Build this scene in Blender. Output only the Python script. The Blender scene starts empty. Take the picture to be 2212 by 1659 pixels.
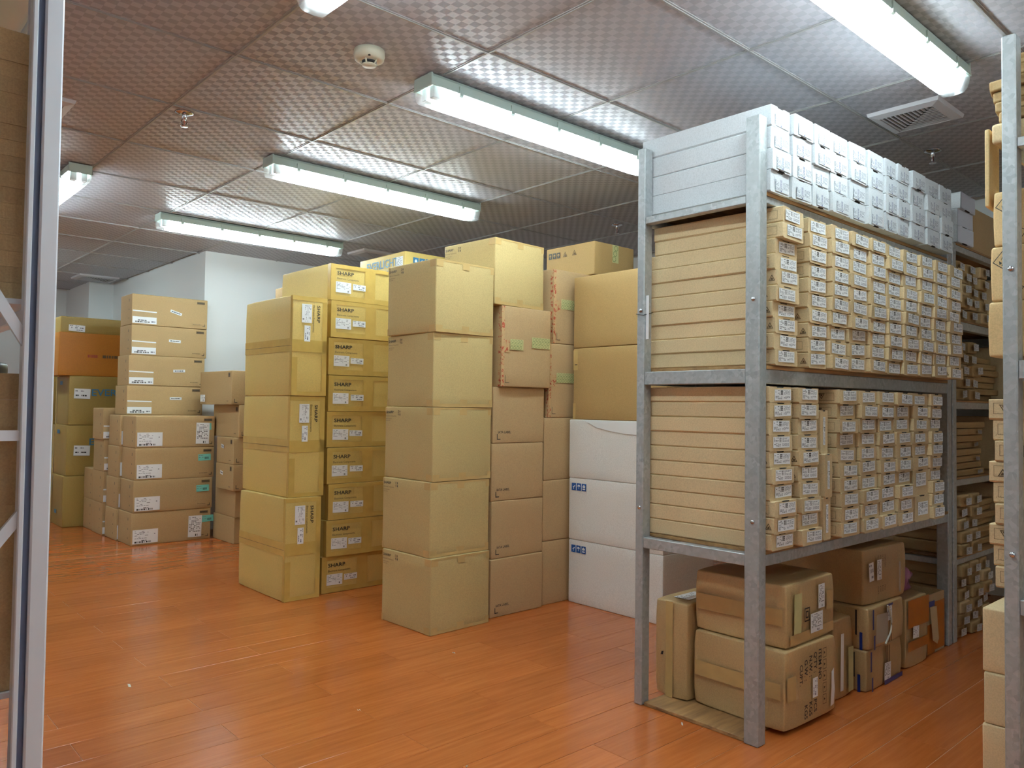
import bpy, bmesh, math, random
from mathutils import Vector, Matrix, noise

random.seed(7)
scene = bpy.context.scene
COL = scene.collection
PI = math.pi

# ------------------------------------------------------------------ camera, light, exposure
H = 0.97                      # lens height above the floor (m)
CEIL = H + 1.1688             # suspended ceiling
F_PX, YAW, PITCH, ROLL = 1693.0, 0.83446, 0.02914, 0.01261
TUBE_STRENGTH = 70.0

_f = Vector((math.cos(YAW)*math.cos(PITCH), math.sin(YAW)*math.cos(PITCH), math.sin(PITCH)))
_r = Vector((math.sin(YAW), -math.cos(YAW), 0))
_u = _r.cross(_f)
_r2 = math.cos(ROLL)*_r + math.sin(ROLL)*_u
_u2 = -math.sin(ROLL)*_r + math.cos(ROLL)*_u
cam_data = bpy.data.cameras.new('camera')
cam_data.sensor_width = 36.0
cam_data.lens = 36.0*F_PX/2212.0
cam_data.clip_start = 0.02
cam = bpy.data.objects.new('camera', cam_data)
cam.matrix_world = Matrix(((_r2.x, _u2.x, -_f.x, 0), (_r2.y, _u2.y, -_f.y, 0), (_r2.z, _u2.z, -_f.z, H), (0, 0, 0, 1)))
COL.objects.link(cam)
scene.camera = cam

def in_view(p, margin=0):
    d = Vector(p) - Vector((0, 0, H))
    z = d.dot(_f)
    if z < 0.15:
        return False
    x = 1106 + F_PX*d.dot(_r2)/z
    y = 829.5 - F_PX*d.dot(_u2)/z
    return -margin < x < 2212+margin and -margin < y < 1659+margin

world = bpy.data.worlds.new('world')
scene.world = world
world.use_nodes = True
world.node_tree.nodes['Background'].inputs[0].default_value = (0.6, 0.65, 0.7, 1)
world.node_tree.nodes['Background'].inputs[1].default_value = 0.05
vs = scene.view_settings
vs.view_transform = 'Standard'
vs.look = 'None'
vs.gamma = 1.0
vs.use_curve_mapping = False
vs.exposure = 0.13

# ------------------------------------------------------------------ materials
def lin(c):
    c = c/255.0
    return c/12.92 if c <= 0.04045 else ((c+0.055)/1.055)**2.4

def rgb(r, g, b):
    return (lin(r), lin(g), lin(b), 1.0)

MATS = {}

class NT:
    def __init__(self, name):
        self.m = bpy.data.materials.new(name)
        self.m.use_nodes = True
        self.t = self.m.node_tree
        self.p = self.t.nodes['Principled BSDF']
        MATS[name] = self.m

    def n(self, kind, **kw):
        node = self.t.nodes.new(kind)
        for k, v in kw.items():
            setattr(node, k, v)
        return node

    def link(self, a, b):
        self.t.links.new(a, b)

    def mix(self, fac, a, b, blend='MIX'):
        m = self.n('ShaderNodeMix', data_type='RGBA', blend_type=blend)
        for s, v in ((0, fac), (6, a), (7, b)):
            if hasattr(v, 'is_output'):
                self.link(v, m.inputs[s])
            else:
                m.inputs[s].default_value = v
        return m.outputs[2]

    def math(self, op, a, b=0.0):
        m = self.n('ShaderNodeMath', operation=op)
        for s, v in ((0, a), (1, b)):
            if hasattr(v, 'is_output'):
                self.link(v, m.inputs[s])
            else:
                m.inputs[s].default_value = v
        return m.outputs[0]

    def noise(self, vec, scale, detail=3.0, rough=0.5):
        t = self.n('ShaderNodeTexNoise')
        t.inputs['Scale'].default_value = scale
        t.inputs['Detail'].default_value = detail
        t.inputs['Roughness'].default_value = rough
        if vec is not None:
            self.link(vec, t.inputs['Vector'])
        return t.outputs['Fac']

    def coords(self, scale=(1, 1, 1), rnd=0.0):
        tc = self.n('ShaderNodeTexCoord')
        mp = self.n('ShaderNodeMapping')
        mp.inputs['Scale'].default_value = scale
        self.link(tc.outputs['Object'], mp.inputs['Vector'])
        if rnd:
            oi = self.n('ShaderNodeObjectInfo')
            v = self.math('MULTIPLY', oi.outputs['Random'], rnd)
            self.link(v, mp.inputs['Location'])
        return mp.outputs['Vector']

    def ramp(self, fac, stops):
        r = self.n('ShaderNodeValToRGB')
        el = r.color_ramp.elements
        while len(el) < len(stops):
            el.new(0.5)
        for e, (pos, c) in zip(el, stops):
            e.position = pos
            e.color = c
        self.link(fac, r.inputs[0])
        return r.outputs[0]

    def bump(self, height, strength, dist):
        b = self.n('ShaderNodeBump')
        b.inputs['Strength'].default_value = strength
        b.inputs['Distance'].default_value = dist
        self.link(height, b.inputs['Height'])
        self.link(b.outputs[0], self.p.inputs['Normal'])

    def set(self, **kw):
        for k, v in kw.items():
            i = self.p.inputs[k.replace('_', ' ')]
            if hasattr(v, 'is_output'):
                self.link(v, i)
            else:
                i.default_value = v

def plain(name, c, rough=0.6, metal=0.0, spec=0.5):
    t = NT(name)
    t.set(Base_Color=c, Roughness=rough, Metallic=metal)
    t.p.inputs['Specular IOR Level'].default_value = spec
    return t.m

def cardboard(name, c, rough=0.72, spec=0.25, var=0.10, crease=0.25):
    """Corrugated board: fibre speckle, soft blotches, faint flute lines, object-to-object shade."""
    t = NT(name)
    v = t.coords(rnd=37.0)
    big = t.noise(v, 3.5, 3)
    fib = t.noise(v, 260.0, 2, 0.7)
    oi = t.n('ShaderNodeObjectInfo')
    dark = tuple(x*(1-var*1.1) for x in c[:3])+(1,)
    light = tuple(min(1, x*(1+var*0.8)) for x in c[:3])+(1,)
    a = t.mix(t.math('MULTIPLY', t.math('ADD', big, oi.outputs['Random']), 0.5), dark, light)
    sp = t.ramp(fib, [(0.30, (0.86, 0.86, 0.86, 1)), (0.62, (1.03, 1.03, 1.03, 1))])
    t.set(Base_Color=t.mix(1.0, a, sp, 'MULTIPLY'), Roughness=rough)
    t.p.inputs['Specular IOR Level'].default_value = spec
    fl = t.coords(scale=(1, 1, 0.05), rnd=11.0)
    h = t.math('ADD', t.noise(fl, 140.0, 2), t.math('MULTIPLY', t.noise(v, 14.0, 3), 2.0))
    t.bump(h, crease, 0.0012)
    return t.m

M_CARTON = cardboard('carton_tan', rgb(194, 169, 116))
M_SHARPY = cardboard('carton_yellow', rgb(218, 188, 110), rough=0.5, spec=0.4)
M_BROWN = cardboard('carton_brown', rgb(190, 158, 116))
M_BROWN2 = cardboard('carton_plain_brown', rgb(174, 141, 92))
M_KRAFT = cardboard('kraft_board', rgb(218, 193, 152), var=0.10)
M_KRAFT_D = cardboard('kraft_board_worn', rgb(192, 164, 122), var=0.14, crease=0.5)
M_PARCEL = cardboard('parcel_board', rgb(192, 160, 112), rough=0.45, spec=0.5, crease=0.9)
M_FARTAN = cardboard('far_carton', rgb(182, 152, 108))
M_OLIVE = cardboard('olive_carton', rgb(160, 132, 66), rough=0.5, spec=0.4)
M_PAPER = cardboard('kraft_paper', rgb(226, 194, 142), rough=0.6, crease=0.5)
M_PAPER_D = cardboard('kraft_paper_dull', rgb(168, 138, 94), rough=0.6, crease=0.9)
M_WHITEC = cardboard('white_board', rgb(207, 210, 214), var=0.03, rough=0.6, crease=0.12)
M_WHITEW = cardboard('white_board_worn', rgb(246, 245, 243), var=0.06, rough=0.6, crease=0.3)

def tape_mat(name, c, rough=0.22):
    t = NT(name)
    v = t.coords(rnd=5.0)
    n = t.noise(v, 22.0, 3)
    t.set(Base_Color=t.mix(n, tuple(x*0.85 for x in c[:3])+(1,), tuple(min(1, x*1.12) for x in c[:3])+(1,)), Roughness=rough)
    t.bump(t.noise(v, 60.0, 3), 0.35, 0.0015)
    return t.m

M_TAPE = tape_mat('brown_tape', rgb(196, 164, 108))
M_TAPE_Y = tape_mat('yellow_tape', rgb(202, 168, 90))
M_TAPE_O = tape_mat('orange_tape', rgb(176, 98, 26), 0.18)
M_TAPE_G = tape_mat('green_print_tape', rgb(196, 190, 134), 0.4)
def fragile_mat():
    t = NT('fragile_tape')
    v = t.coords(scale=(1, 1, 1), rnd=3.0)
    n = t.noise(v, 70.0, 2, 0.6)
    t.set(Base_Color=t.ramp(n, [(0.52, rgb(198, 164, 120)), (0.58, rgb(190, 124, 90)), (0.66, rgb(170, 74, 56))]), Roughness=0.25)
    return t.m
M_TAPE_R = fragile_mat()
M_TAPE_B = plain('blue_tape', rgb(24, 48, 130), 0.3)
M_LABEL = plain('label_paper', rgb(243, 245, 248), 0.5)
M_LABEL_T = plain('teal_label', rgb(120, 205, 195), 0.5)
M_INK = plain('black_ink', rgb(34, 30, 28), 0.6)
M_INK2 = plain('grey_ink', rgb(120, 120, 130), 0.6)
M_INKB = plain('brown_ink', rgb(92, 72, 46), 0.7)
M_BLUE = plain('blue_ink', rgb(28, 84, 160), 0.5)
M_SKY = plain('logo_blue', rgb(60, 120, 158), 0.5)
M_RED = plain('red_ink', rgb(150, 60, 40), 0.5)
M_BLACKP = plain('black_plastic', rgb(22, 22, 24), 0.35)
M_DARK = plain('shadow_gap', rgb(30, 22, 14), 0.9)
M_CORD = plain('white_cord', rgb(220, 218, 205), 0.5)
M_GREENW = plain('stamp_green', rgb(120, 134, 84), 0.6)

def galvanised():
    t = NT('galvanised_steel')
    v = t.coords(rnd=9.0)
    vo = t.n('ShaderNodeTexVoronoi')
    vo.inputs['Scale'].default_value = 95.0
    t.link(v, vo.inputs['Vector'])
    n = t.noise(v, 18.0, 4, 0.6)
    a = t.mix(vo.outputs['Color'], rgb(150, 154, 156), rgb(190, 194, 196))
    t.set(Base_Color=t.mix(t.ramp(n, [(0.35, (0.0, 0, 0, 1)), (0.75, (1, 1, 1, 1))]), a, rgb(170, 173, 174)), Metallic=0.45,
          Roughness=t.math('ADD', t.math('MULTIPLY', n, 0.25), 0.36))
    return t.m
M_GALV = galvanised()
M_POWDER = plain('white_powder_coat', rgb(232, 237, 246), 0.32)
M_GROOVE = plain('blue_grey_groove', rgb(92, 102, 128), 0.5)
M_CHROME = plain('chrome', rgb(200, 200, 205), 0.18, 1.0)

def plywood():
    t = NT('plywood')
    v = t.coords(scale=(1, 9, 30), rnd=3.0)
    n = t.noise(v, 3.0, 4, 0.6)
    t.set(Base_Color=t.ramp(n, [(0.3, rgb(112, 78, 46)), (0.55, rgb(160, 120, 74)), (0.75, rgb(186, 148, 98))]), Roughness=0.6)
    return t.m
M_PLY = plywood()

def wall_paint():
    t = NT('white_wall_paint')
    v = t.coords()
    t.set(Base_Color=t.mix(t.noise(v, 1.2, 3), rgb(236, 239, 239), rgb(244, 246, 246)), Roughness=0.65)
    t.bump(t.noise(v, 90.0, 2), 0.1, 0.001)
    return t.m
M_WALL = wall_paint()

def ceiling_tile():
    """Embossed basket-weave facing: ridged squares whose grooves run along X in one cell and along Y in the next."""
    t = NT('woven_ceiling_tile')
    geo = t.n('ShaderNodeNewGeometry')
    sep = t.n('ShaderNodeSeparateXYZ')
    t.link(geo.outputs['Position'], sep.inputs[0])
    cell = 0.0285
    fx = t.math('FLOOR', t.math('DIVIDE', sep.outputs[0], cell))
    fy = t.math('FLOOR', t.math('DIVIDE', sep.outputs[1], cell))
    par = t.math('MODULO', t.math('ABSOLUTE', t.math('ADD', fx, fy)), 2.0)
    rx = t.math('SINE', t.math('MULTIPLY', sep.outputs[0], 2*PI/0.0057))
    ry = t.math('SINE', t.math('MULTIPLY', sep.outputs[1], 2*PI/0.0057))
    mixh = t.n('ShaderNodeMix', data_type='FLOAT')
    t.link(par, mixh.inputs[0]); t.link(rx, mixh.inputs[2]); t.link(ry, mixh.inputs[3])
    tan = t.n('ShaderNodeMix', data_type='VECTOR')
    t.link(par, tan.inputs[0])
    tan.inputs[4].default_value = (0, 1, 0)
    tan.inputs[5].default_value = (1, 0, 0)
    t.link(tan.outputs[1], t.p.inputs['Tangent'])
    n = t.noise(geo.outputs['Position'], 2.0, 2)
    base = t.mix(n, rgb(176, 175, 182), rgb(186, 185, 192))
    t.set(Base_Color=t.mix(par, t.mix(1.0, base, (0.84, 0.84, 0.85, 1), 'MULTIPLY'), base), Roughness=t.math('SUBTRACT', 0.50, t.math('MULTIPLY', par, 0.10)), Anisotropic=0.7)
    t.link(t.math('ADD', t.math('MULTIPLY', par, 0.60), 0.15), t.p.inputs['Specular IOR Level'])
    t.bump(mixh.outputs[0], 0.10, 0.0003)
    return t.m
M_TILE = ceiling_tile()
M_TBAR = plain('ceiling_bar', rgb(168, 166, 166), 0.3, 0.2)
M_VENT = plain('vent_plastic', rgb(205, 202, 206), 0.4)
M_DETECT = plain('cream_plastic', rgb(214, 208, 186), 0.4)

def floor_wood():
    t = NT('laminate_plank')
    v = t.coords(scale=(0.8, 13.0, 1.0), rnd=53.0)
    w = t.coords(scale=(0.7, 3.0, 1.0), rnd=29.0)
    g = t.noise(v, 5.0, 6, 0.62)
    b = t.noise(w, 3.0, 3)
    oi = t.n('ShaderNodeObjectInfo')
    c = t.ramp(g, [(0.20, rgb(168, 88, 40)), (0.50, rgb(186, 101, 47)), (0.82, rgb(200, 116, 58))])
    tint = t.ramp(t.math('MULTIPLY', t.math('ADD', b, oi.outputs['Random']), 0.5),
                  [(0.2, (0.86, 0.83, 0.82, 1)), (0.8, (1.07, 1.07, 1.05, 1))])
    t.set(Base_Color=t.mix(1.0, c, tint, 'MULTIPLY'),
          Roughness=t.math('ADD', t.math('MULTIPLY', g, 0.06), 0.15))
    t.p.inputs['Specular IOR Level'].default_value = 0.7
    t.bump(t.math('ADD', t.noise(t.coords(rnd=3.0), 1.5, 1), t.math('MULTIPLY', g, 0.01)), 0.02, 0.004)
    return t.m
M_FLOOR = floor_wood()
M_SUBFLOOR = plain('plank_joint', rgb(212, 156, 112), 0.5)
M_HOUSING = plain('lamp_housing', rgb(176, 190, 182), 0.45)

def emission(name, c, s):
    t = NT(name)
    e = t.n('ShaderNodeEmission')
    e.inputs[0].default_value = c
    e.inputs[1].default_value = s
    t.link(e.outputs[0], t.t.nodes['Material Output'].inputs[0])
    return t.m
M_TUBE = emission('fluorescent_tube', (0.79, 0.95, 0.99, 1), TUBE_STRENGTH)

def diffuser(name, clear):
    t = NT(name)
    tr = t.n('ShaderNodeBsdfTransparent')
    tl = t.n('ShaderNodeBsdfTranslucent')
    tl.inputs[0].default_value = (0.95, 0.97, 1, 1)
    gl = t.n('ShaderNodeBsdfGlossy')
    gl.inputs['Roughness'].default_value = 0.15
    m1 = t.n('ShaderNodeMixShader')
    m1.inputs[0].default_value = clear
    t.link(tl.outputs[0], m1.inputs[1]); t.link(tr.outputs[0], m1.inputs[2])
    m2 = t.n('ShaderNodeMixShader')
    m2.inputs[0].default_value = 0.06
    t.link(m1.outputs[0], m2.inputs[1]); t.link(gl.outputs[0], m2.inputs[2])
    t.link(m2.outputs[0], t.t.nodes['Material Output'].inputs[0])
    return t.m
M_DIFF = diffuser('ribbed_diffuser', 0.5)
M_CLEAR = diffuser('clear_end_cover', 0.82)

def plastic_film(name, c, clear):
    t = NT(name)
    tr = t.n('ShaderNodeBsdfTransparent')
    m = t.n('ShaderNodeMixShader')
    m.inputs[0].default_value = clear
    t.set(Base_Color=c, Roughness=0.12)
    t.link(t.p.outputs[0], m.inputs[1]); t.link(tr.outputs[0], m.inputs[2])
    t.link(m.outputs[0], t.t.nodes['Material Output'].inputs[0])
    return t.m
M_PINK = plastic_film('pink_bag_film', rgb(196, 120, 170), 0.25)
M_FILM = plastic_film('clear_wrap', rgb(225, 222, 215), 0.55)
M_GLOSSW = plain('glossy_white_film', rgb(196, 196, 208), 0.12)

# ------------------------------------------------------------------ mesh helpers
def new_obj(name, me, parent=None, loc=(0, 0, 0), rotz=0.0):
    o = bpy.data.objects.new(name, me)
    COL.objects.link(o)
    o.location = loc
    o.rotation_euler = (0, 0, rotz)
    if parent is not None:
        o.parent = parent
    return o

def tag(o, label, cat, group=None, kind=None):
    o['label'] = label
    o['category'] = cat
    if group:
        o['group'] = group
    if kind:
        o['kind'] = kind
    return o

def structure(o):
    o['kind'] = 'structure'
    return o

def empty(name, loc=(0, 0, 0), rotz=0.0):
    return new_obj(name, None, None, loc, rotz)

def raw_mesh(name, verts, faces, mats, idx=None, smooth=False):
    me = bpy.data.meshes.new(name)
    me.from_pydata([tuple(v) for v in verts], [], faces)
    for m in (mats if isinstance(mats, (list, tuple)) else [mats]):
        me.materials.append(m)
    if idx:
        me.polygons.foreach_set('material_index', idx)
    if smooth:
        me.polygons.foreach_set('use_smooth', [True]*len(me.polygons))
    me.update()
    return me

def box_data(x0, y0, z0, x1, y1, z1):
    v = [(x0, y0, z0), (x1, y0, z0), (x1, y1, z0), (x0, y1, z0), (x0, y0, z1), (x1, y0, z1), (x1, y1, z1), (x0, y1, z1)]
    f = [(0, 3, 2, 1), (4, 5, 6, 7), (0, 1, 5, 4), (1, 2, 6, 5), (2, 3, 7, 6), (3, 0, 4, 7)]
    return v, f

CACHE = {}

def box_mesh(name, w, d, h, mat, bevel=0.0):
    key = ('box', round(w, 4), round(d, 4), round(h, 4), mat.name, bevel)
    if key in CACHE:
        return CACHE[key]
    v, f = box_data(0, 0, 0, w, d, h)
    me = raw_mesh(name, v, f, mat)
    if bevel:
        bm = bmesh.new(); bm.from_mesh(me)
        bmesh.ops.bevel(bm, geom=bm.edges[:], offset=bevel, segments=1, affect='EDGES')
        bm.to_mesh(me); bm.free()
    CACHE[key] = me
    return me

def slab(name, parent, x0, y0, z0, x1, y1, z1, mat, bevel=0.0):
    return new_obj(name, box_mesh(name, x1-x0, y1-y0, z1-z0, mat, bevel), parent, (x0, y0, z0))

def soft_box(name, w, d, h, mat, r=0.004, n=7, dent=0.002, bulge=0.0, seed=0, corner=0.0, freq=7.0):
    """A carton: box with rounded edges, faintly wavy panels, optional bulge and crushed corners."""
    dims = (w, d, h)
    ax = []
    for L in dims:
        ax.append([0.0] + [r + (L-2*r)*i/(n-1) for i in range(n)] + [L])
    N = n+2
    vid, verts, faces = {}, [], []
    off = Vector((seed*3.17, seed*1.7, seed*0.9))
    def vert(i, j, k):
        key = (i, j, k)
        if key in vid:
            return vid[key]
        p = Vector((ax[0][i], ax[1][j], ax[2][k]))
        c = Vector(tuple(min(max(p[a], r), dims[a]-r) for a in range(3)))
        e = p-c
        if e.length > 0:
            p = c+e.normalized()*r
        ctr = Vector((w/2, d/2, h/2))
        if dent or bulge:
            nv = noise.noise_vector(p*freq+off)
            edge = [min(p[a], dims[a]-p[a]) for a in range(3)]
            for a in range(3):
                if p[a] < 1e-6 or p[a] > dims[a]-1e-6:
                    oth = [b for b in range(3) if b != a]
                    s = 1.0
                    for b in oth:
                        s *= min(1.0, edge[b]/0.06)
                    sgn = -1 if p[a] < 1e-6 else 1
                    if a != 2:
                        p[a] += sgn*(bulge*s + (nv[a]*dent-dent*0.6)*min(1, s*1.5+0.15))
                    else:
                        p[a] += sgn*(-abs(nv[a])*dent*s)
            if corner:
                for sx in (0, w):
                    for sy in (0, d):
                        for sz in (0, h):
                            q = Vector((sx, sy, sz))
                            dist = (p-q).length
                            if dist < 0.05:
                                k2 = corner*(1-dist/0.05)*(0.4+0.6*abs(noise.noise(q*31+off)))
                                if sz != 0:
                                    p += (ctr-q).normalized()*k2
                                else:
                                    v2 = (ctr-q).normalized()*k2
                                    p += Vector((v2.x, v2.y, max(0, v2.z)))
        if p.z < 0:
            p.z = 0.0
        vid[key] = len(verts)
        verts.append(p)
        return vid[key]
    for a in range(3):
        b, c = (a+1) % 3, (a+2) % 3
        for side in (0, N-1):
            for i in range(N-1):
                for j in range(N-1):
                    q = []
                    for (di, dj) in ((0, 0), (1, 0), (1, 1), (0, 1)):
                        ijk = [0, 0, 0]
                        ijk[a] = side; ijk[b] = i+di; ijk[c] = j+dj
                        q.append(vert(*ijk))
                    faces.append(tuple(q) if side else tuple(reversed(q)))
    return raw_mesh(name, verts, faces, mat, smooth=True)

def lathe(name, profile, mat, seg=24):
    """Solid of revolution about Z from (radius, z) pairs."""
    verts, faces = [], []
    for (r, z) in profile:
        for s in range(seg):
            a = 2*PI*s/seg
            verts.append((r*math.cos(a), r*math.sin(a), z))
    for i in range(len(profile)-1):
        for s in range(seg):
            s2 = (s+1) % seg
            faces.append((i*seg+s, i*seg+s2, (i+1)*seg+s2, (i+1)*seg+s))
    return raw_mesh(name, verts, faces, mat, smooth=True)

def bar_mesh(name, p, q, wid, thick, mat):
    """Rectangular bar from p to q lying in an XZ plane; thick along Y."""
    p, q = Vector(p), Vector(q)
    ax = (q-p).normalized()
    side = ax.cross(Vector((0, 1, 0))).normalized()*wid/2
    dy = Vector((0, thick, 0))
    v = [p-side, p+side, p+side+dy, p-side+dy, q-side, q+side, q+side+dy, q-side+dy]
    f = [(0, 1, 2, 3), (7, 6, 5, 4), (0, 4, 5, 1), (1, 5, 6, 2), (2, 6, 7, 3), (3, 7, 4, 0)]
    return raw_mesh(name, v, f, mat)

def tube_mesh(name, pts, r, mat, seg=8):
    verts, faces = [], []
    pts = [Vector(p) for p in pts]
    for i, p in enumerate(pts):
        t = (pts[min(i+1, len(pts)-1)]-pts[max(i-1, 0)]).normalized()
        a = t.cross(Vector((0, 0, 1)))
        if a.length < 1e-3:
            a = t.cross(Vector((1, 0, 0)))
        a.normalize()
        b = t.cross(a)
        for s in range(seg):
            an = 2*PI*s/seg
            verts.append(p+a*r*math.cos(an)+b*r*math.sin(an))
    for i in range(len(pts)-1):
        for s in range(seg):
            s2 = (s+1) % seg
            faces.append((i*seg+s, i*seg+s2, (i+1)*seg+s2, (i+1)*seg+s))
    faces.append(tuple(range(seg)))
    faces.append(tuple(reversed(range((len(pts)-1)*seg, len(pts)*seg))))
    return raw_mesh(name, verts, faces, mat, smooth=True)

# ---- flat print and paper: local x to the right, y up, z outwards
def face_matrix(face, u, v, w, d, h, rot=0.0, eps=0.0007):
    """Place a decal on a box face. u from the left and v from the bottom as seen from outside."""
    if face == 'F':            # y = 0, seen from -Y
        B = Matrix(((1, 0, 0, u), (0, 0, -1, -eps), (0, 1, 0, v), (0, 0, 0, 1)))
    elif face == 'L':          # x = 0, seen from -X
        B = Matrix(((0, 0, -1, -eps), (-1, 0, 0, d-u), (0, 1, 0, v), (0, 0, 0, 1)))
    elif face == 'T':          # top, u along x, v along y
        B = Matrix(((1, 0, 0, u), (0, 1, 0, v), (0, 0, 1, h+eps), (0, 0, 0, 1)))
    return B @ Matrix.Rotation(rot, 4, 'Z')

def put(name, me, parent, face, u, v, dims, rot=0.0, eps=0.0007):
    o = new_obj(name, me, parent)
    o.matrix_local = face_matrix(face, u, v, *dims, rot=rot, eps=eps)
    return o

def grid_print(key, w, h, rects, mats):
    """One connected flat sheet: cells take the material of the last rectangle that covers them."""
    k = ('grid', key, round(w, 4), round(h, 4))
    if k in CACHE:
        return CACHE[k]
    xs = sorted({0.0, 1.0} | {r[0] for r in rects} | {r[2] for r in rects})
    ys = sorted({0.0, 1.0} | {r[1] for r in rects} | {r[3] for r in rects})
    verts = [(x*w, y*h, 0) for y in ys for x in xs]
    nx = len(xs)
    faces, idx = [], []
    for j in range(len(ys)-1):
        for i in range(nx-1):
            cx, cy = (xs[i]+xs[i+1])/2, (ys[j]+ys[j+1])/2
            m = 0
            for r in rects:
                if r[0] <= cx <= r[2] and r[1] <= cy <= r[3]:
                    m = r[4]
            faces.append((j*nx+i, j*nx+i+1, (j+1)*nx+i+1, (j+1)*nx+i))
            idx.append(m)
    me = raw_mesh(key, verts, faces, mats, idx)
    CACHE[k] = me
    return me

def lines(rnd, x0, x1, y, t, m=1, q=40.0, gap=0.35):
    out, x = [], x0
    while x < x1-1/q:
        L = rnd.choice((2, 3, 4, 5))/q
        xe = min(x+L, x1)
        if rnd.random() > gap*0.5:
            out.append((x, y, xe, y+t, m))
        x = xe+1/q
    return out

def bars(rnd, x0, x1, y0, y1, m=1, n=30):
    out = []
    st = (x1-x0)/n
    for i in range(n):
        if rnd.random() < 0.55:
            out.append((x0+i*st, y0, x0+(i+1)*st, y1, m))
    return out

def art(kind):
    r = random.Random(hash_str(kind))
    R = []
    if kind.startswith('reel'):
        for i in range(4):
            R += lines(r, 0.05, 0.34, 0.86-i*0.11, 0.05, 1 if i < 2 else 2)
        R += bars(r, 0.36, 0.52, 0.50, 0.92, 1, 14)
        R += bars(r, 0.36, 0.52, 0.58, 0.62, 0, 7) + bars(r, 0.36, 0.52, 0.74, 0.78, 0, 9)
        for i in range(5):
            R += lines(r, 0.57, 0.95, 0.86-i*0.085, 0.04, 2)
        for i in range(4):
            R += lines(r, 0.05, 0.45 if i else 0.3, 0.38-i*0.085, 0.045, 1 if i % 2 else 2)
        for i in range(3):
            R += lines(r, 0.55, 0.95, 0.34-i*0.09, 0.045, 2)
    elif kind == 'white_print':
        for i in range(4):
            R += lines(r, 0.0, 0.26, 0.80-i*0.11, 0.05, 1)
        R += bars(r, 0.34, 0.50, 0.42, 0.98, 2, 12)
        R += bars(r, 0.34, 0.50, 0.52, 0.57, 0, 6) + bars(r, 0.34, 0.50, 0.72, 0.77, 0, 8)
        for i in range(6):
            R += lines(r, 0.58, 0.98, 0.80-i*0.10, 0.045, 1)
        for i in range(3):
            R += lines(r, 0.0, 0.55, 0.32-i*0.10, 0.05, 1)
        R.append((0.39, 0.02, 0.46, 0.12, 2))
    elif kind == 'ship':
        for i in range(5):
            R += lines(r, 0.06, 0.30 if i != 2 else 0.5, 0.84-i*0.13, 0.045, 2)
            R += lines(r, 0.38, 0.60, 0.84-i*0.13, 0.04, 2, gap=0.8)
            R += lines(r, 0.68, 0.94, 0.84-i*0.13, 0.04, 2)
        R += bars(r, 0.78, 0.90, 0.08, 0.24, 1, 6)
    elif kind == 'part':
        R += lines(r, 0.06, 0.60, 0.80, 0.09, 2)
        R += lines(r, 0.06, 0.26, 0.46, 0.2, 2)
        R += lines(r, 0.40, 0.94, 0.46, 0.2, 2, gap=0.1)
        R += lines(r, 0.40, 0.90, 0.16, 0.12, 2, gap=0.5)
    elif kind == 'wide':
        for i in range(6):
            R += lines(r, 0.08, 0.62 if i % 2 else 0.45, 0.86-i*0.10, 0.035, 2, gap=0.5)
        R += lines(r, 0.84, 0.95, 0.62, 0.06, 2)
        R += bars(r, 0.08, 0.72, 0.05, 0.17, 1, 44)
        R += lines(r, 0.20, 0.55, 0.19, 0.05, 1)
    elif kind == 'strip':
        R += bars(r, 0.10, 0.70, 0.14, 0.34, 1, 40)
        R += lines(r, 0.22, 0.58, 0.42, 0.12, 1)
        R += lines(r, 0.78, 0.94, 0.22, 0.2, 2)
    elif kind == 'tall':
        for i in range(11):
            R += lines(r, 0.08, 0.9 if i % 3 else 0.6, 0.90-i*0.065, 0.03, 2 if i < 5 else 1, gap=0.5)
        R += bars(r, 0.55, 0.75, 0.04, 0.14, 1, 8)
    elif kind == 'teal':
        R += lines(r, 0.06, 0.40, 0.75, 0.08, 2) + lines(r, 0.06, 0.45, 0.45, 0.08, 2) + bars(r, 0.50, 0.84, 0.22, 0.55, 1, 16)
    elif kind == 'num':
        R += lines(r, 0.12, 0.88, 0.35, 0.32, 1, gap=0.05)
    elif kind == 'memo':
        R += lines(r, 0.08, 0.2, 0.7, 0.12, 1) + lines(r, 0.4, 0.6, 0.72, 0.08, 2)
        R += lines(r, 0.10, 0.30, 0.25, 0.14, 1) + lines(r, 0.45, 0.8, 0.25, 0.14, 1)
    return R

def hash_str(s):
    v = 7
    for ch in s:
        v = (v*31+ord(ch)) % 1000003
    return v

def paper(kind, w, h, mats=None):
    return grid_print(kind, w, h, art(kind), mats or [M_LABEL, M_INK, M_INK2])

def sheet(key, w, h, mat):
    return grid_print('sheet_'+key+mat.name, w, h, [], [mat])

def text_mesh(s, cap, mat, bold=0.0, sx=1.0, space=1.0):
    k = ('text', s, round(cap, 5), mat.name, bold, sx, space)
    if k in CACHE:
        return CACHE[k]
    cu = bpy.data.curves.new('lettering', 'FONT')
    cu.body = s
    cu.size = cap/0.70
    cu.offset = bold*cu.size
    cu.space_character = space
    cu.resolution_u = 2
    ob = bpy.data.objects.new('lettering', cu)
    COL.objects.link(ob)
    bpy.context.view_layer.update()
    me = bpy.data.meshes.new_from_object(ob.evaluated_get(bpy.context.evaluated_depsgraph_get()))
    bpy.data.objects.remove(ob)
    bpy.data.curves.remove(cu)
    me.name = 'lettering'
    for v in me.vertices:
        v.co.x *= sx
    me.materials.clear()
    me.materials.append(mat)
    CACHE[k] = me
    return me

def poly_print(key, polys, mat):
    """Several small flat polygons as one piece of print (an icon)."""
    k = ('poly', key, mat.name)
    if k in CACHE:
        return CACHE[k]
    v, f = [], []
    for p in polys:
        f.append(tuple(range(len(v), len(v)+len(p))))
        v += [(x, y, 0) for x, y in p]
    CACHE[k] = raw_mesh(key, v, f, mat)
    return CACHE[k]

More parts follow.
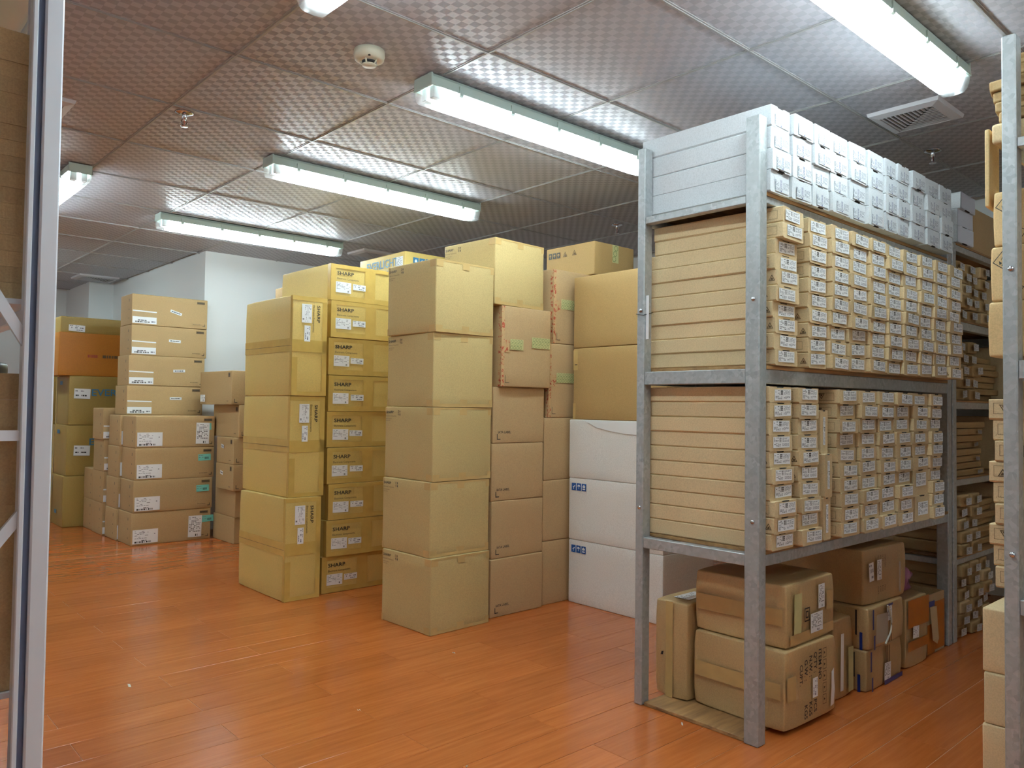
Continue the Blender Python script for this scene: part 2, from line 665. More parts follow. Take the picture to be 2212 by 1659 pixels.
def frame_poly(x0, y0, x1, y1, t):
    return [[(x0, y0), (x1, y0), (x1, y0+t), (x0, y0+t)], [(x0, y1-t), (x1, y1-t), (x1, y1), (x0, y1)],
            [(x0, y0+t), (x0+t, y0+t), (x0+t, y1-t), (x0, y1-t)], [(x1-t, y0+t), (x1, y0+t), (x1, y1-t), (x1-t, y1-t)]]

def esd_triangle(s):
    """Warning triangle outline with a hand-like blot."""
    h = s*0.87
    t = s*0.09
    o = [(0, 0), (s, 0), (s/2, h)]
    i = [(t*1.7, t), (s-t*1.7, t), (s/2, h-t*2)]
    P = []
    for a in range(3):
        b = (a+1) % 3
        P.append([o[a], o[b], i[b], i[a]])
    P.append([(s*0.30, s*0.14), (s*0.72, s*0.14), (s*0.62, s*0.34), (s*0.50, s*0.46), (s*0.40, s*0.34)])
    return poly_print('esd%.3f' % s, P, M_INKB)

def diamond(s):
    P = []
    o = [(0, -s), (s, 0), (0, s), (-s, 0)]
    i = [(x*0.9, y*0.9) for x, y in o]
    for a in range(4):
        b = (a+1) % 4
        P.append([o[a], o[b], i[b], i[a]])
    P.append([(-s*0.30, -s*0.50), (s*0.42, -s*0.28), (s*0.16, -s*0.02)])
    P.append([(-s*0.42, -s*0.36), (-s*0.18, -s*0.20), (-s*0.42, s*0.06)])
    for k in range(4):
        P.append([(-s*0.24+k*s*0.1, s*0.10+k*s*0.08), (-s*0.20+k*s*0.1, s*0.10+k*s*0.08), (-s*0.08+k*s*0.1, s*0.36+k*s*0.04), (-s*0.12+k*s*0.1, s*0.36+k*s*0.04)])
    return poly_print('diamond%.3f' % s, P, M_INK)

ORD = ['', 'first', 'second', 'third', 'fourth', 'fifth', 'sixth', 'seventh', 'eighth', 'ninth', 'tenth', 'eleventh', 'twelfth', 'thirteenth', 'fourteenth', 'fifteenth', 'sixteenth', 'seventeenth', 'eighteenth']

# ------------------------------------------------------------------ room shell
RX0, RX1, RY0, RY1 = -2.6, 4.75, -2.2, 9.3
def world_slab(name, x0, y0, z0, x1, y1, z1, mat):
    v, f = box_data(x0, y0, z0, x1, y1, z1)
    return structure(new_obj(name, raw_mesh(name, v, f, mat)))
floor = world_slab('floor', RX0, RY0, -0.06, RX1, RY1, -0.0013, M_SUBFLOOR)
PL, PW, PY0 = 0.7525, 0.1383, 0.8385
plank_me = box_mesh('plank', PL-0.0016, PW-0.0020, 0.0012, M_FLOOR)
bm = bmesh.new(); bm.from_mesh(plank_me)
bmesh.ops.bevel(bm, geom=[e for e in bm.edges if all(v.co.z > 0.001 for v in e.verts)], offset=0.0003, segments=1, affect='EDGES')
bm.to_mesh(plank_me); bm.free()
pv, pf = [], []
count = 0
spots = []
for row in range(-23, 62):
    y = PY0+PW*row
    if y < RY0 or y+PW > RY1:
        continue
    x = (0.967 if row % 2 == 0 else 0.5925)-PL*5
    while x < RX1:
        if x >= RX0 and x+PL <= RX1:
            c = (x+PL/2, y+PW/2)
            vis = any(in_view((x+PL*t, c[1], 0), 5) for t in (0.05, 0.25, 0.5, 0.75, 0.95))
            hid = (c[0] > 2.35 and c[1] > 1.6) or c[1] > 8.2 or (c[0] > 3.6) or (c[1] > 6.05 and c[0] > 2.3)
            spots.append((math.hypot(*c), x, y, vis and not hid))
        x += PL
spots.sort()
for dist, x, y, vis in spots:
    if vis and count < 290:
        new_obj('plank', plank_me, floor, (x+0.0008, y+0.0010, -0.0012))
        count += 1
    else:
        v, f = box_data(x+0.0007, y+0.0007, -0.0012, x+PL-0.0007, y+PW-0.0007, 0.0)
        b = len(pv)
        pv += v
        pf += [tuple(i+b for i in q) for q in f]
rest = new_obj('plank_field', raw_mesh('plank_field', pv, pf, M_FLOOR), floor)
rest['kind'] = 'stuff'

def wall(name, x0, y0, x1, y1):
    return structure(slab(name, None, x0, y0, 0.0, x1, y1, CEIL+0.25, M_WALL))
wall('wall_back', RX0-0.1, RY0-0.1, RX1+0.1, RY0)
wall('wall_left', RX0-0.1, RY0, RX0, RY1)
wall('wall_right', RX1, RY0, RX1+0.1, 6.03)
wall('wall_inner', 2.27, 6.03, RX1+0.1, RY1+0.1)
wall('wall_far', RX0-0.1, RY1, 2.27, RY1+0.1)
wall('wall_pillar', 2.05, 8.42, 2.27, RY1)

ceiling = world_slab('ceiling', RX0, RY0, CEIL+0.012, RX1, RY1, CEIL+0.05, M_TILE)
tile_me = box_mesh('ceiling_tile', 0.590, 0.590, 0.009, M_TILE, 0.0015)
GX = [0.6*(0.745+k) for k in range(-6, 8)]
GY = [0.6*(4.256+r) for r in range(-8, 12)]
tv, tf = [], []
for gx in GX:
    for gy in GY:
        if gx < RX0-0.3 or gx+0.6 > RX1+0.3 or gy+0.6 > RY1+0.3 or gy < RY0-0.3:
            continue
        if gx > 2.2 and gy > 5.9:
            continue
        x0, x1 = max(gx, RX0+0.005), min(gx+0.6, RX1-0.005)
        y0, y1 = max(gy, RY0+0.005), min(gy+0.6, RY1-0.005)
        if x1-x0 < 0.05 or y1-y0 < 0.05:
            continue
        full = (x1-x0 > 0.599 and y1-y0 > 0.599)
        if full:
            o = new_obj('ceiling_tile', tile_me, ceiling, (gx+0.005, gy+0.005, CEIL))
        else:
            slab('ceiling_tile', ceiling, x0+0.005, y0+0.005, CEIL, x1-0.005, y1-0.005, CEIL+0.009, M_TILE)

def tee_bar(L, along_x):
    """Ceiling runner: flat flange with a centre rib."""
    prof = [(-0.0078, 0.0), (-0.0078, -0.0025), (-0.0024, -0.0025), (-0.0024, -0.0050), (0.0024, -0.0050), (0.0024, -0.0025), (0.0078, -0.0025), (0.0078, 0.0)]
    v, f = [], []
    for s in (0, L):
        for (a, z) in prof:
            v.append((s, a, z) if along_x else (a, s, z))
    n = len(prof)
    for i in range(n):
        j = (i+1) % n
        q = (i, j, n+j, n+i)
        f.append(tuple(reversed(q)) if along_x else q)
    return raw_mesh('ceiling_bar', v, f, M_TBAR)
for gx in GX:
    if RX0 < gx < RX1:
        y1 = RY1 if gx < 2.2 else 6.03
        new_obj('ceiling_bar', tee_bar(y1-RY0, False), ceiling, (gx, RY0, CEIL))
for gy in GY:
    if RY0 < gy < RY1:
        x1 = RX1 if gy < 6.03 else 2.27
        new_obj('ceiling_bar', tee_bar(x1-RX0, True), ceiling, (RX0, gy, CEIL-0.0004))

# ------------------------------------------------------------------ ceiling lamps and fittings
LAMP_L = 1.26
def extrude_x(name, prof, x0, x1, mat, caps=(False, False), smooth=False):
    v, f = [], []
    n = len(prof)
    for s in (x0, x1):
        v += [(s, y, z) for (y, z) in prof]
    for i in range(n-1):
        f.append((i, n+i, n+i+1, i+1))
    if caps[0]:
        f.append(tuple(range(n)))
    if caps[1]:
        f.append(tuple(reversed(range(n, 2*n))))
    return raw_mesh(name, v, f, mat, smooth=smooth)

HOUSE = [(-0.044, 0.0), (-0.052, -0.012), (-0.055, -0.044), (-0.049, -0.044), (-0.045, -0.018), (0.045, -0.018), (0.049, -0.044), (0.055, -0.044), (0.052, -0.012), (0.044, 0.0), (-0.044, 0.0)]
COVER = [(-0.050, -0.043), (-0.050, -0.060), (-0.043, -0.082), (-0.030, -0.094), (0.0, -0.096), (0.030, -0.094), (0.043, -0.082), (0.050, -0.060), (0.050, -0.043)]
def lamp_meshes():
    d = {}
    me = extrude_x('housing', HOUSE, 0, LAMP_L, M_HOUSING)
    # close the ends of the tray
    v, f = box_data(0.0, -0.052, -0.044, 0.006, 0.052, 0.0)
    bm = bmesh.new(); bm.from_mesh(me)
    for x0 in (0.0, LAMP_L-0.006):
        vs_ = [bm.verts.new((p[0]+x0, p[1], p[2])) for p in v]
        for q in f:
            bm.faces.new([vs_[i] for i in q])
    bm.to_mesh(me); bm.free()
    d['housing'] = me
    d['diffuser'] = extrude_x('diffuser', COVER, 0.075, LAMP_L-0.075, M_DIFF, smooth=True)
    d['end0'] = extrude_x('end_cover', COVER, 0.004, 0.075, M_CLEAR, (True, False))
    d['end1'] = extrude_x('end_cover', COVER, LAMP_L-0.075, LAMP_L-0.004, M_CLEAR, (False, True))
    d['tube'] = tube_mesh('tube', [(0.06, 0, 0), (LAMP_L-0.06, 0, 0)], 0.013, M_TUBE, 10)
    d['holder'] = box_mesh('lamp_holder', 0.035, 0.026, 0.045, M_LABEL, 0.003)
    bmv = raw_mesh('clip', [(-0.008, 0.0585, -0.020), (0.008, 0.0585, -0.020), (0.008, 0.0585, -0.052), (-0.008, 0.0585, -0.052),
                            (-0.008, 0.0535, -0.020), (0.008, 0.0535, -0.020), (0.008, 0.0515, -0.056), (-0.008, 0.0515, -0.056)],
                   [(0, 1, 2, 3), (0, 4, 5, 1), (3, 2, 6, 7), (1, 5, 6, 2), (0, 3, 7, 4), (4, 7, 6, 5)], M_HOUSING)
    d['clip'] = bmv
    return d
LM = lamp_meshes()
def lamp(x, y, label, rotz=0.0):
    o = new_obj('ceiling_lamp', None, None, (x, y, CEIL-0.006), rotz)
    tag(o, label, 'ceiling lamp', 'fluorescent ceiling lamps')
    new_obj('housing', LM['housing'], o)
    new_obj('diffuser', LM['diffuser'], o)
    new_obj('end_cover', LM['end0'], o)
    new_obj('end_cover', LM['end1'], o)
    for s in (-1, 1):
        new_obj('tube', LM['tube'], o, (0, s*0.023, -0.062))
        for xx in (0.022, LAMP_L-0.057):
            new_obj('lamp_holder', LM['holder'], o, (xx, s*0.023-0.013, -0.078))
        for k in range(5):
            c = new_obj('clip', LM['clip'], o, (0.13+k*(LAMP_L-0.26)/4, 0, 0))
            if s < 0:
                c.rotation_euler = (0, 0, PI)
    return o
LX = 1.592
lamp(LX, 0.945, 'long fluorescent lamp at top right above the aisle beside the rack')
lamp(LX, 2.245, 'long fluorescent lamp whose far end runs behind the white boxes on the rack')
lamp(LX, 3.485, 'long fluorescent lamp above the tan carton stacks, between two others')
lamp(LX, 5.02, 'farthest fluorescent lamp, nearest the white wall corner')
lamp(1.008, 0.69, 'fluorescent lamp cut off by the top edge, only its end showing', PI/2)
lamp(0.982, 4.25, 'fluorescent lamp half hidden by the white rack upright on the left', PI/2)
lamp(LX, -0.42, 'unseen fluorescent lamp assumed behind the camera, in line with the aisle lamps')  # out of view; added to light faces turned towards the camera
lamp(1.008, -1.70, 'added unseen fluorescent lamp overhead behind the camera', PI/2)  # no lamp is seen here; added fill from behind the camera
lamp(0.982, 6.60, 'added unseen fluorescent lamp over the far left floor, outside the view', PI/2)  # added outside the view to light the far-left floor
lamp(-1.40, 1.90, 'added unseen fluorescent lamp in the left part of the room, beyond the white rack', PI/2)  # unseen; added to lift the ambient light on left-facing sides
lamp(-1.40, 4.60, 'added unseen fluorescent lamp in the far left part of the room', PI/2)  # added out of view as more ambient light from the left

# smoke detector
sd = new_obj('smoke_detector', None, None, (1.357, 2.219, CEIL))
tag(sd, 'round cream smoke detector on the ceiling with a dark vented cage', 'smoke detector')
new_obj('base', lathe('base', [(0.0, 0), (0.050, 0), (0.051, -0.018), (0.050, -0.020), (0.048, -0.030), (0.036, -0.036), (0.0, -0.036)], M_DETECT, 32), sd)
new_obj('sensor_chamber', lathe('sensor_chamber', [(0.024, -0.036), (0.022, -0.046), (0.0, -0.046)], M_BLACKP, 24), sd)
new_obj('cap', lathe('cap', [(0.0, -0.046), (0.024, -0.046), (0.023, -0.050), (0.0, -0.052)], M_DETECT, 24), sd)
for k in range(5):
    a = 2*PI*k/5
    new_obj('cage_rib', bar_mesh('cage_rib', (0.031*math.cos(a), 0.031*math.sin(a)-0.002, -0.034), (0.021*math.cos(a), 0.021*math.sin(a)-0.002, -0.049), 0.004, 0.004, M_DETECT), sd)
new_obj('indicator', lathe('indicator', [(0, -0.029), (0.005, -0.030), (0.004, -0.034), (0, -0.034)], M_BLACKP, 10), sd, (-0.022, -0.036, 0))

def sprinkler(x, y, label):
    o = new_obj('sprinkler', None, None, (x, y, CEIL))
    tag(o, label, 'sprinkler', 'ceiling sprinklers')
    new_obj('escutcheon', lathe('escutcheon', [(0, 0), (0.036, 0), (0.034, -0.005), (0.014, -0.010), (0, -0.010)], M_CHROME, 28), o)
    new_obj('stem', lathe('stem', [(0.009, -0.008), (0.009, -0.028), (0.006, -0.030), (0, -0.030)], M_CHROME, 14), o)
    for s in (-1, 1):
        new_obj('frame_arm', tube_mesh('frame_arm', [(s*0.007, 0, -0.026), (s*0.012, 0, -0.040), (s*0.004, 0, -0.056)], 0.0025, M_CHROME, 6), o)
    new_obj('bulb', tube_mesh('bulb', [(0, 0, -0.028), (0, 0, -0.054)], 0.002, M_RED, 6), o)
    new_obj('deflector', lathe('deflector', [(0, -0.055), (0.014, -0.056), (0.015, -0.058), (0, -0.058)], M_CHROME, 16), o)
sprinkler(1.11, 3.21, 'chrome ceiling sprinkler at upper left, near the smoke detector row')
sprinkler(3.713, 1.317, 'chrome ceiling sprinkler above the far white boxes at right')
sprinkler(3.816, 3.233, 'chrome ceiling sprinkler above the top brown carton behind the rack')

def vent(x0, y0, x1, y1, label, n=12):
    o = new_obj('ceiling_vent', None, None, (x0, y0, CEIL))
    tag(o, label, 'ceiling vent', 'ceiling vents')
    w, d = x1-x0, y1-y0
    b = 0.035
    verts = [(0, 0, 0), (w, 0, 0), (w, d, 0), (0, d, 0), (0.004, 0.004, -0.014), (w-0.004, 0.004, -0.014), (w-0.004, d-0.004, -0.014), (0.004, d-0.004, -0.014),
             (b, b, -0.022), (w-b, b, -0.022), (w-b, d-b, -0.022), (b, d-b, -0.022), (b, b, -0.008), (w-b, b, -0.008), (w-b, d-b, -0.008), (b, d-b, -0.008)]
    faces = []
    for lv in (0, 4, 8):
        for i in range(4):
            j = (i+1) % 4
            faces.append((lv+i, lv+4+i, lv+4+j, lv+j))
    new_obj('frame', raw_mesh('frame', verts, faces, M_VENT), o)
    new_obj('backing', sheet('vent', w-2*b, d-2*b, M_BLACKP), o).matrix_local = Matrix.Translation((b, d-b, -0.009)) @ Matrix.Rotation(PI, 4, 'X')
    # two triangular louvre fields that meet on the diagonal
    L, D = w-2*b, d-2*b
    for k in range(n):
        t = (k+0.5)/n
        yy = b+D*t
        new_obj('slat', box_mesh('slat', L*t, 0.006, 0.006, M_VENT), o, (b, yy-0.003, -0.021))
        xx = b+L*t
        if t < 0.97:
            new_obj('slat', box_mesh('slat', 0.005, D*t, 0.003, M_VENT), o, (xx+0.006 if xx+0.012 < w-b else xx, b, -0.0205))
    return o
vent(3.075, 1.07, 3.345, 1.335, 'square white ceiling vent above the aisle at right, louvres facing the rack')
vent(3.075, 5.05, 3.345, 5.30, 'ceiling vent half hidden by the carton with blue lettering')
vent(0.53, 3.38, 0.76, 3.60, 'small ceiling vent mostly hidden behind the top of the white upright')
vent(1.85, 7.93, 2.19, 8.26, 'ceiling vent far at left beside the white pillar')

# ------------------------------------------------------------------ cartons
U = 0.97/1.1
def carton(name, label, x, y, z, yaw, w, d, h, mat, group=None, cat='carton', dent=0.0022, bulge=0.0, corner=0.0, n=7, r=0.0050, seed=None):
    s = seed if seed is not None else hash_str(label) % 997
    o = new_obj(name, soft_box(name, w, d, h-0.0006, mat, r, n, dent, bulge, s, corner), None, (x, y, z), yaw)
    tag(o, label, cat, group)
    return o

def tape(parent, face, u, v, w, h, dims, mat=M_TAPE, rot=0.0, eps=0.0010, name='packing_tape'):
    if rot == 0.0:
        v = max(v, 0.0015)
        h = min(h, dims[2]-0.002-v)
    return put(name, sheet('tape', w, h, mat), parent, face, u, v, dims, rot, eps)

def lettering(parent, s, face, u, v, dims, cap, mat=M_INK, bold=0.0, sx=1.0, rot=0.0, eps=0.0014, name='printed_text', space=1.0):
    return put(name, text_mesh(s, cap, mat, bold, sx, space), parent, face, u, v, dims, rot, eps)

ROWW = ['bottom', 'second from the floor', 'third from the floor', 'fourth from the floor', 'fifth from the floor', 'sixth from the floor', 'seventh from the floor', 'eighth from the floor', 'top']
def level(i, n):
    return 'top' if i == n-1 else ROWW[i]

def arrows(parent, face, u, v, dims, s, mat=M_INK):
    """A 2 x 2 block of small handling pictograms."""
    P = frame_poly(0, s*1.2, s*0.7, s*2.2, s*0.14)
    P += [[(s*1.3, s*1.2), (s*1.6, s*1.2), (s*1.6, s*2.2), (s*1.3, s*2.2)], [(s*1.1, s*1.7), (s*1.8, s*1.7), (s*1.8, s*1.9), (s*1.1, s*1.9)]]
    P += [[(s*0.2, 0), (s*0.45, 0), (s*0.45, s*0.6), (s*0.2, s*0.6)], [(0, s*0.55), (s*0.65, s*0.55), (s*0.32, s*0.95)]]
    P += [[(s*1.2, 0), (s*1.75, 0), (s*1.75, s*0.4), (s*1.6, s*0.95), (s*1.35, s*0.95), (s*1.2, s*0.4)]]
    put('handling_mark', poly_print('arrows%.4f' % s, P, mat), parent, face, u, v, dims, 0, 0.0014)

# --- five tan cartons in front (small logo on the left side)
G3 = 'tan cartons stacked in front'
S3 = [(2.254, 3.047, 0.000, 0.0313, 0.366), (2.255, 3.063, 0.366, 0.0170, 0.365), (2.263, 3.062, 0.731, 0.0195, 0.363), (2.263, 3.067, 1.094, -0.0100, 0.366), (2.261, 3.051, 1.459, 0.0248, 0.359)]
def logo_carton(x, y, z, yaw, w, d, h, label, group):
    o = carton('carton', label, x, y, z, yaw, w, d, h, M_CARTON, group, dent=0.0016)
    D = (w, d, h)
    lettering(o, 'SHARP', 'L', 0.008, h-0.030, D, 0.011, M_INK, 0.012, 1.25)
    lettering(o, 'Electronic Components', 'L', 0.008, h-0.045, D, 0.0058, M_INKB, 0.0, 1.0)
    lettering(o, 'Sharp Corporation', 'L', 0.008, h-0.057, D, 0.0042, M_INKB)
    lettering(o, 'Made in Japan', 'L', 0.008, h-0.065, D, 0.0042, M_INKB)
    arrows(o, 'L', 0.100, h-0.040, D, 0.0105)
    # tape: strips along the lower and upper front edge with square tabs
    tape(o, 'F', 0.006, 0.001, w-0.012, 0.014, D)
    tape(o, 'F', 0.006, h-0.010, w-0.012, 0.009, D)
    for v0 in (0.001, h-0.034):
        tape(o, 'F', w*0.5-0.02, v0, 0.040, 0.033, D, eps=0.0012)
        tape(o, 'F', 0.002, v0, 0.036, 0.030, D, eps=0.0012)
        tape(o, 'F', w-0.022, v0, 0.020, 0.033, D, eps=0.0012)
        tape(o, 'L', d-0.042, v0, 0.040, 0.030, D, eps=0.0012)
        tape(o, 'L', 0.002, v0, 0.012, 0.030, D, eps=0.0012)
    return o
for i, (x, y, z, a, h) in enumerate(S3):
    logo_carton(x*U, y*U, z*U, a, 0.378*U, 0.403*U, h*U, 'tan carton with small side logo, %s of the five-carton front stack' % level(i, 5), G3)

# --- brown cartons beside them, marked IATA LABEL
SI = [(2.678, 3.102, 0.000, 0.0017, 0.302), (2.685, 3.108, 0.302, 0.0151, 0.301), (2.682, 3.111, 0.603, 0.0006, 0.303), (2.687, 3.111, 0.906, 0.0067, 0.300)]
IW = ['on the floor', 'second from the floor', 'third from the floor', 'uppermost, under a taped carton']
for i, (x, y, z, a, h) in enumerate(SI):
    w, d, hh = 0.379*U, 0.42*U, h*U
    o = carton('carton', 'brown carton printed IATA LABEL, %s' % IW[i], x*U, y*U, z*U, a, w, d, hh, M_BROWN, 'brown cartons marked for air freight', dent=0.003)
    D = (w, d, hh)
    lettering(o, 'IATA LABEL', 'F', 0.032, 0.047, D, 0.0110, M_INK, 0.014, 1.0)
    put('corner_mark', poly_print('corner', [[(0, 0), (0.022, 0), (0.022, 0.004), (0.004, 0.004), (0.004, 0.026), (0, 0.026)]], M_INK), o, 'F', 0.026, 0.018, D, 0, 0.0014)

def stamp(parent, face, u, v, w, h, D):
    """Pale tape printed with rows of green rings."""
    tape(parent, face, u, v, w, h, D, M_TAPE_G, eps=0.0012)
    P = []
    k = 0
    r = h*0.16
    for i in range(int(w/(r*2.4))):
        for j in range(3):
            cx, cy = r*1.4+i*r*2.4+(j-1)*r*0.5, h*(0.2+0.3*j)
            if cx > w-r or cy > h-r*0.9:
                continue
            for q in range(8):
                a0, a1 = 2*PI*q/8, 2*PI*(q+0.8)/8
                P.append([(cx+r*math.cos(a0), cy+r*math.sin(a0)), (cx+r*math.cos(a1), cy+r*math.sin(a1)), (cx+r*0.72*math.cos(a1), cy+r*0.72*math.sin(a1)), (cx+r*0.72*math.cos(a0), cy+r*0.72*math.sin(a0))])
    if P:
        put('stamp_print', poly_print('stamp%.3f%.3f' % (w, h), P, M_GREENW), parent, face, u, v, D, 0, 0.0016)

def fragile_edge(o, D, mid):
    w, d, h = D
    tape(o, 'F', 0.0, 0.0, 0.018, h, D, M_TAPE_R, eps=0.0012)
    tape(o, 'L', d-0.02, 0.0, 0.02, h, D, M_TAPE_R, eps=0.0012)
    tape(o, 'F', 0.0, mid-0.028, 0.05, 0.056, D, M_TAPE_R, eps=0.0013)
    put('corner_mark', poly_print('corner2', [[(0, 0), (0.026, 0), (0.026, 0.0022), (0.0022, 0.0022), (0.0022, 0.036), (0, 0.036)]], M_INK), o, 'F', 0.024, 0.018, D, 0, 0.0014)

# taped carton on the air-freight stack, tan logo carton on top of it
T1 = (2.718*U, 3.085*U, 1.206*U)
w, d, h = 0.370*U, 0.40*U, 0.430*U
o = carton('carton', 'taped brown carton with green stamped tape, on the IATA LABEL stack', *T1, 0.012, w, d, h, M_BROWN, 'taped brown cartons', dent=0.004)
fragile_edge(o, (w, d, h), h*0.5)
stamp(o, 'F', 0.055, h*0.46, 0.085, 0.050, (w, d, h))
stamp(o, 'F', w-0.13, h*0.50, 0.124, 0.052, (w, d, h))
logo_carton(2.662*U, 3.080*U, 1.636*U, 0.060, 0.379*U, 0.404*U, 0.353*U, 'tan logo carton perched highest, on the taped brown carton', None)

# column behind: three plain brown below, two taped above
zs = [0.0, 0.311, 0.610, 0.919, 1.289, 1.664]
xs = [2.706, 2.708, 2.712, 2.738, 2.767]
for i in range(5):
    w, d, h = 0.335, 0.36, zs[i+1]-zs[i]
    lab = ['plain brown floor carton between the IATA LABEL stack and white cartons',
           'plain brown carton, second from the floor beside the white cartons',
           'plain brown carton, third from the floor, beside the torn white carton',
           'taped brown carton with one green stamp, beside the lower large brown carton',
           'taped brown carton with red-edged tape, beside the upper large brown carton'][i]
    o = carton('carton', lab, xs[i], 2.752, zs[i], 0.004*(-1)**i, w, d, h, M_BROWN, 'brown cartons behind the front stack', dent=0.003)
    if i > 2:
        fragile_edge(o, (w, d, h), h*0.5)
        stamp(o, 'F', 0.055, h*0.47, 0.14, 0.05, (w, d, h))

# large cartons facing left: three white, two brown, one on top
zs = [0.0, 0.3125, 0.620, 0.911, 1.268, 1.626]
lab = ['large white carton on the floor, blue icons at its corner', 'large white carton in the middle of three, blue icons at its corner', 'large white carton with a torn top sheet, uppermost of three',
       'large plain brown carton resting on the white cartons', 'large plain brown carton above another, behind the rack post']
for i in range(5):
    h = zs[i+1]-zs[i]
    white = i < 3
    y0, d = (2.153, 0.583) if white else (2.14, 0.575)
    w = 0.40
    o = carton('carton', lab[i], 2.876, y0, zs[i], 0.003*(i % 3-1), w, d, h, M_WHITEW if white else M_BROWN2, 'large cartons behind the rack', dent=0.003 if white else 0.002)
    D = (w, d, h)
    if i < 2:
        for k in range(3):
            u0 = 0.020+k*0.034
            put('handling_mark', sheet('icon', 0.029, 0.036, M_BLUE), o, 'L', u0, h-0.062, D, 0, 0.0012)
            if k == 0:
                P = [[(0.006, 0.016), (0.022, 0.026), (0.024, 0.022), (0.014, 0.014)], [(0.012, 0.006), (0.016, 0.006), (0.016, 0.014), (0.012, 0.014)]]
            elif k == 1:
                P = [[(0.004, 0.020), (0.025, 0.020), (0.020, 0.028), (0.0145, 0.030), (0.009, 0.028)], [(0.013, 0.008), (0.016, 0.008), (0.016, 0.020), (0.013, 0.020)]]
            else:
                P = [[(0.007, 0.016), (0.022, 0.016), (0.024, 0.024), (0.0145, 0.031), (0.005, 0.024)], [(0.006, 0.006), (0.023, 0.006), (0.023, 0.012), (0.006, 0.012)]]
            put('handling_mark', poly_print('icon%d' % k, P, M_LABEL), o, 'L', u0, h-0.062, D, 0, 0.0016)
    if i == 2:
        put('torn_sheet', raw_mesh('torn_sheet', [(0.10, 0, 0), (0.583, 0, 0), (0.583, -0.055, 0.001), (0.48, -0.062, 0.001), (0.36, -0.058, 0.001), (0.26, -0.046, 0.001), (0.18, -0.032, 0.001), (0.14, -0.014, 0.001)],
                                     [(0, 7, 6, 5, 4, 3, 2, 1)], M_LABEL), o, 'L', 0.0, h-0.004, D, 0, 0.0015)
    if i == 3:
        tape(o, 'L', 0.0, h-0.11, 0.03, 0.10, D)
        tape(o, 'L', 0.0, 0.0, 0.018, 0.08, D)
        put('corner_mark', poly_print('dash', [[(0, 0), (0.018, 0), (0.018, 0.004), (0, 0.004)]], M_INK), o, 'L', 0.010, h-0.085, D, 0, 0.0014)
w, d, h = 0.32, 0.355, 0.176
o = carton('carton', 'brown carton with black handling icons, topmost behind the rack post', 3.030, 2.717, 1.6645, 0.0, w, d, h, M_BROWN2, None)
D = (w, d, h)
for k in range(3):
    put('handling_mark', sheet('icon2', 0.024, 0.031, M_INK), o, 'L', 0.020+k*0.031, h-0.060, D, 0, 0.0012)
    put('handling_mark', poly_print('icon_s%d' % k, [[(0.004, 0.014), (0.020, 0.014), (0.017, 0.024), (0.007, 0.024)], [(0.010, 0.005), (0.014, 0.005), (0.014, 0.013), (0.010, 0.013)]], M_BROWN2), o, 'L', 0.020+k*0.031, h-0.060, D, 0, 0.0016)
for u0 in (0.128, 0.196):
    put('handling_mark', esd_triangle(0.032), o, 'L', u0, h-0.058, D, 0, 0.0014)
stamp(o, 'F', 0.14, h-0.098, 0.05, 0.098, D)

# --- yellowish cartons: three standing on end, nine lying flat
S1 = [(2.010, 4.076, 0.000, 0.0027, 0.575), (2.031, 4.090, 0.575, 0.0088, 0.572), (2.028, 4.077, 1.147, 0.0101, 0.568)]
for i, (x, y, z, a, h) in enumerate(S1):
    w, d, hh = 0.217*U, 0.607*U, h*U
    o = carton('carton', 'yellowish logo carton standing on end, %s of three' % ['bottom', 'middle', 'top'][i], x*U, y*U, z*U, a, w, d, hh, M_SHARPY, 'yellowish cartons standing on end', dent=0.003, corner=0.008)
    D = (w, d, hh)
    rr = -PI/2
    lettering(o, 'SHARP', 'F', w*0.70, hh*0.915, D, 0.0165, M_INK, 0.014, 1.25, rr, name='brand_text')
    lettering(o, 'Electronic Components', 'F', w*0.58, hh*0.915, D, 0.0100, M_INKB, 0.004, 1.0, rr)
    put('shipping_label', paper('ship', 0.094, 0.055), o, 'F', w*0.26, hh*0.920, D, rr, 0.0012)
    put('part_label', paper('part', 0.080, 0.033), o, 'F', w*0.34, hh*0.705, D, rr, 0.0012)
    tape(o, 'L', 0.002, hh*0.44, d-0.004, hh*0.13, D, M_TAPE_Y)
    put('flap_seam', sheet('seam', d-0.01, 0.0016, M_DARK), o, 'L', 0.005, hh*0.497, D, 0, 0.0013)
    tape(o, 'L', d-0.020, 0.0, 0.020, hh, D, M_TAPE_Y, eps=0.0011)
    tape(o, 'F', 0.0, hh*0.44, w, hh*0.12, D, M_TAPE_Y)
    tape(o, 'F', 0.0, 0.0, w*0.16, hh*0.38, D, M_TAPE_Y)
    tape(o, 'F', w*0.86, 0.0, w*0.14, hh, D, M_TAPE_Y)
    tape(o, 'F', 0.0, hh-0.024, w, 0.024, D, M_TAPE_Y, eps=0.0011)
    tape(o, 'F', w*0.16, 0.0, w*0.7, 0.02, D, M_TAPE_Y, eps=0.0011)

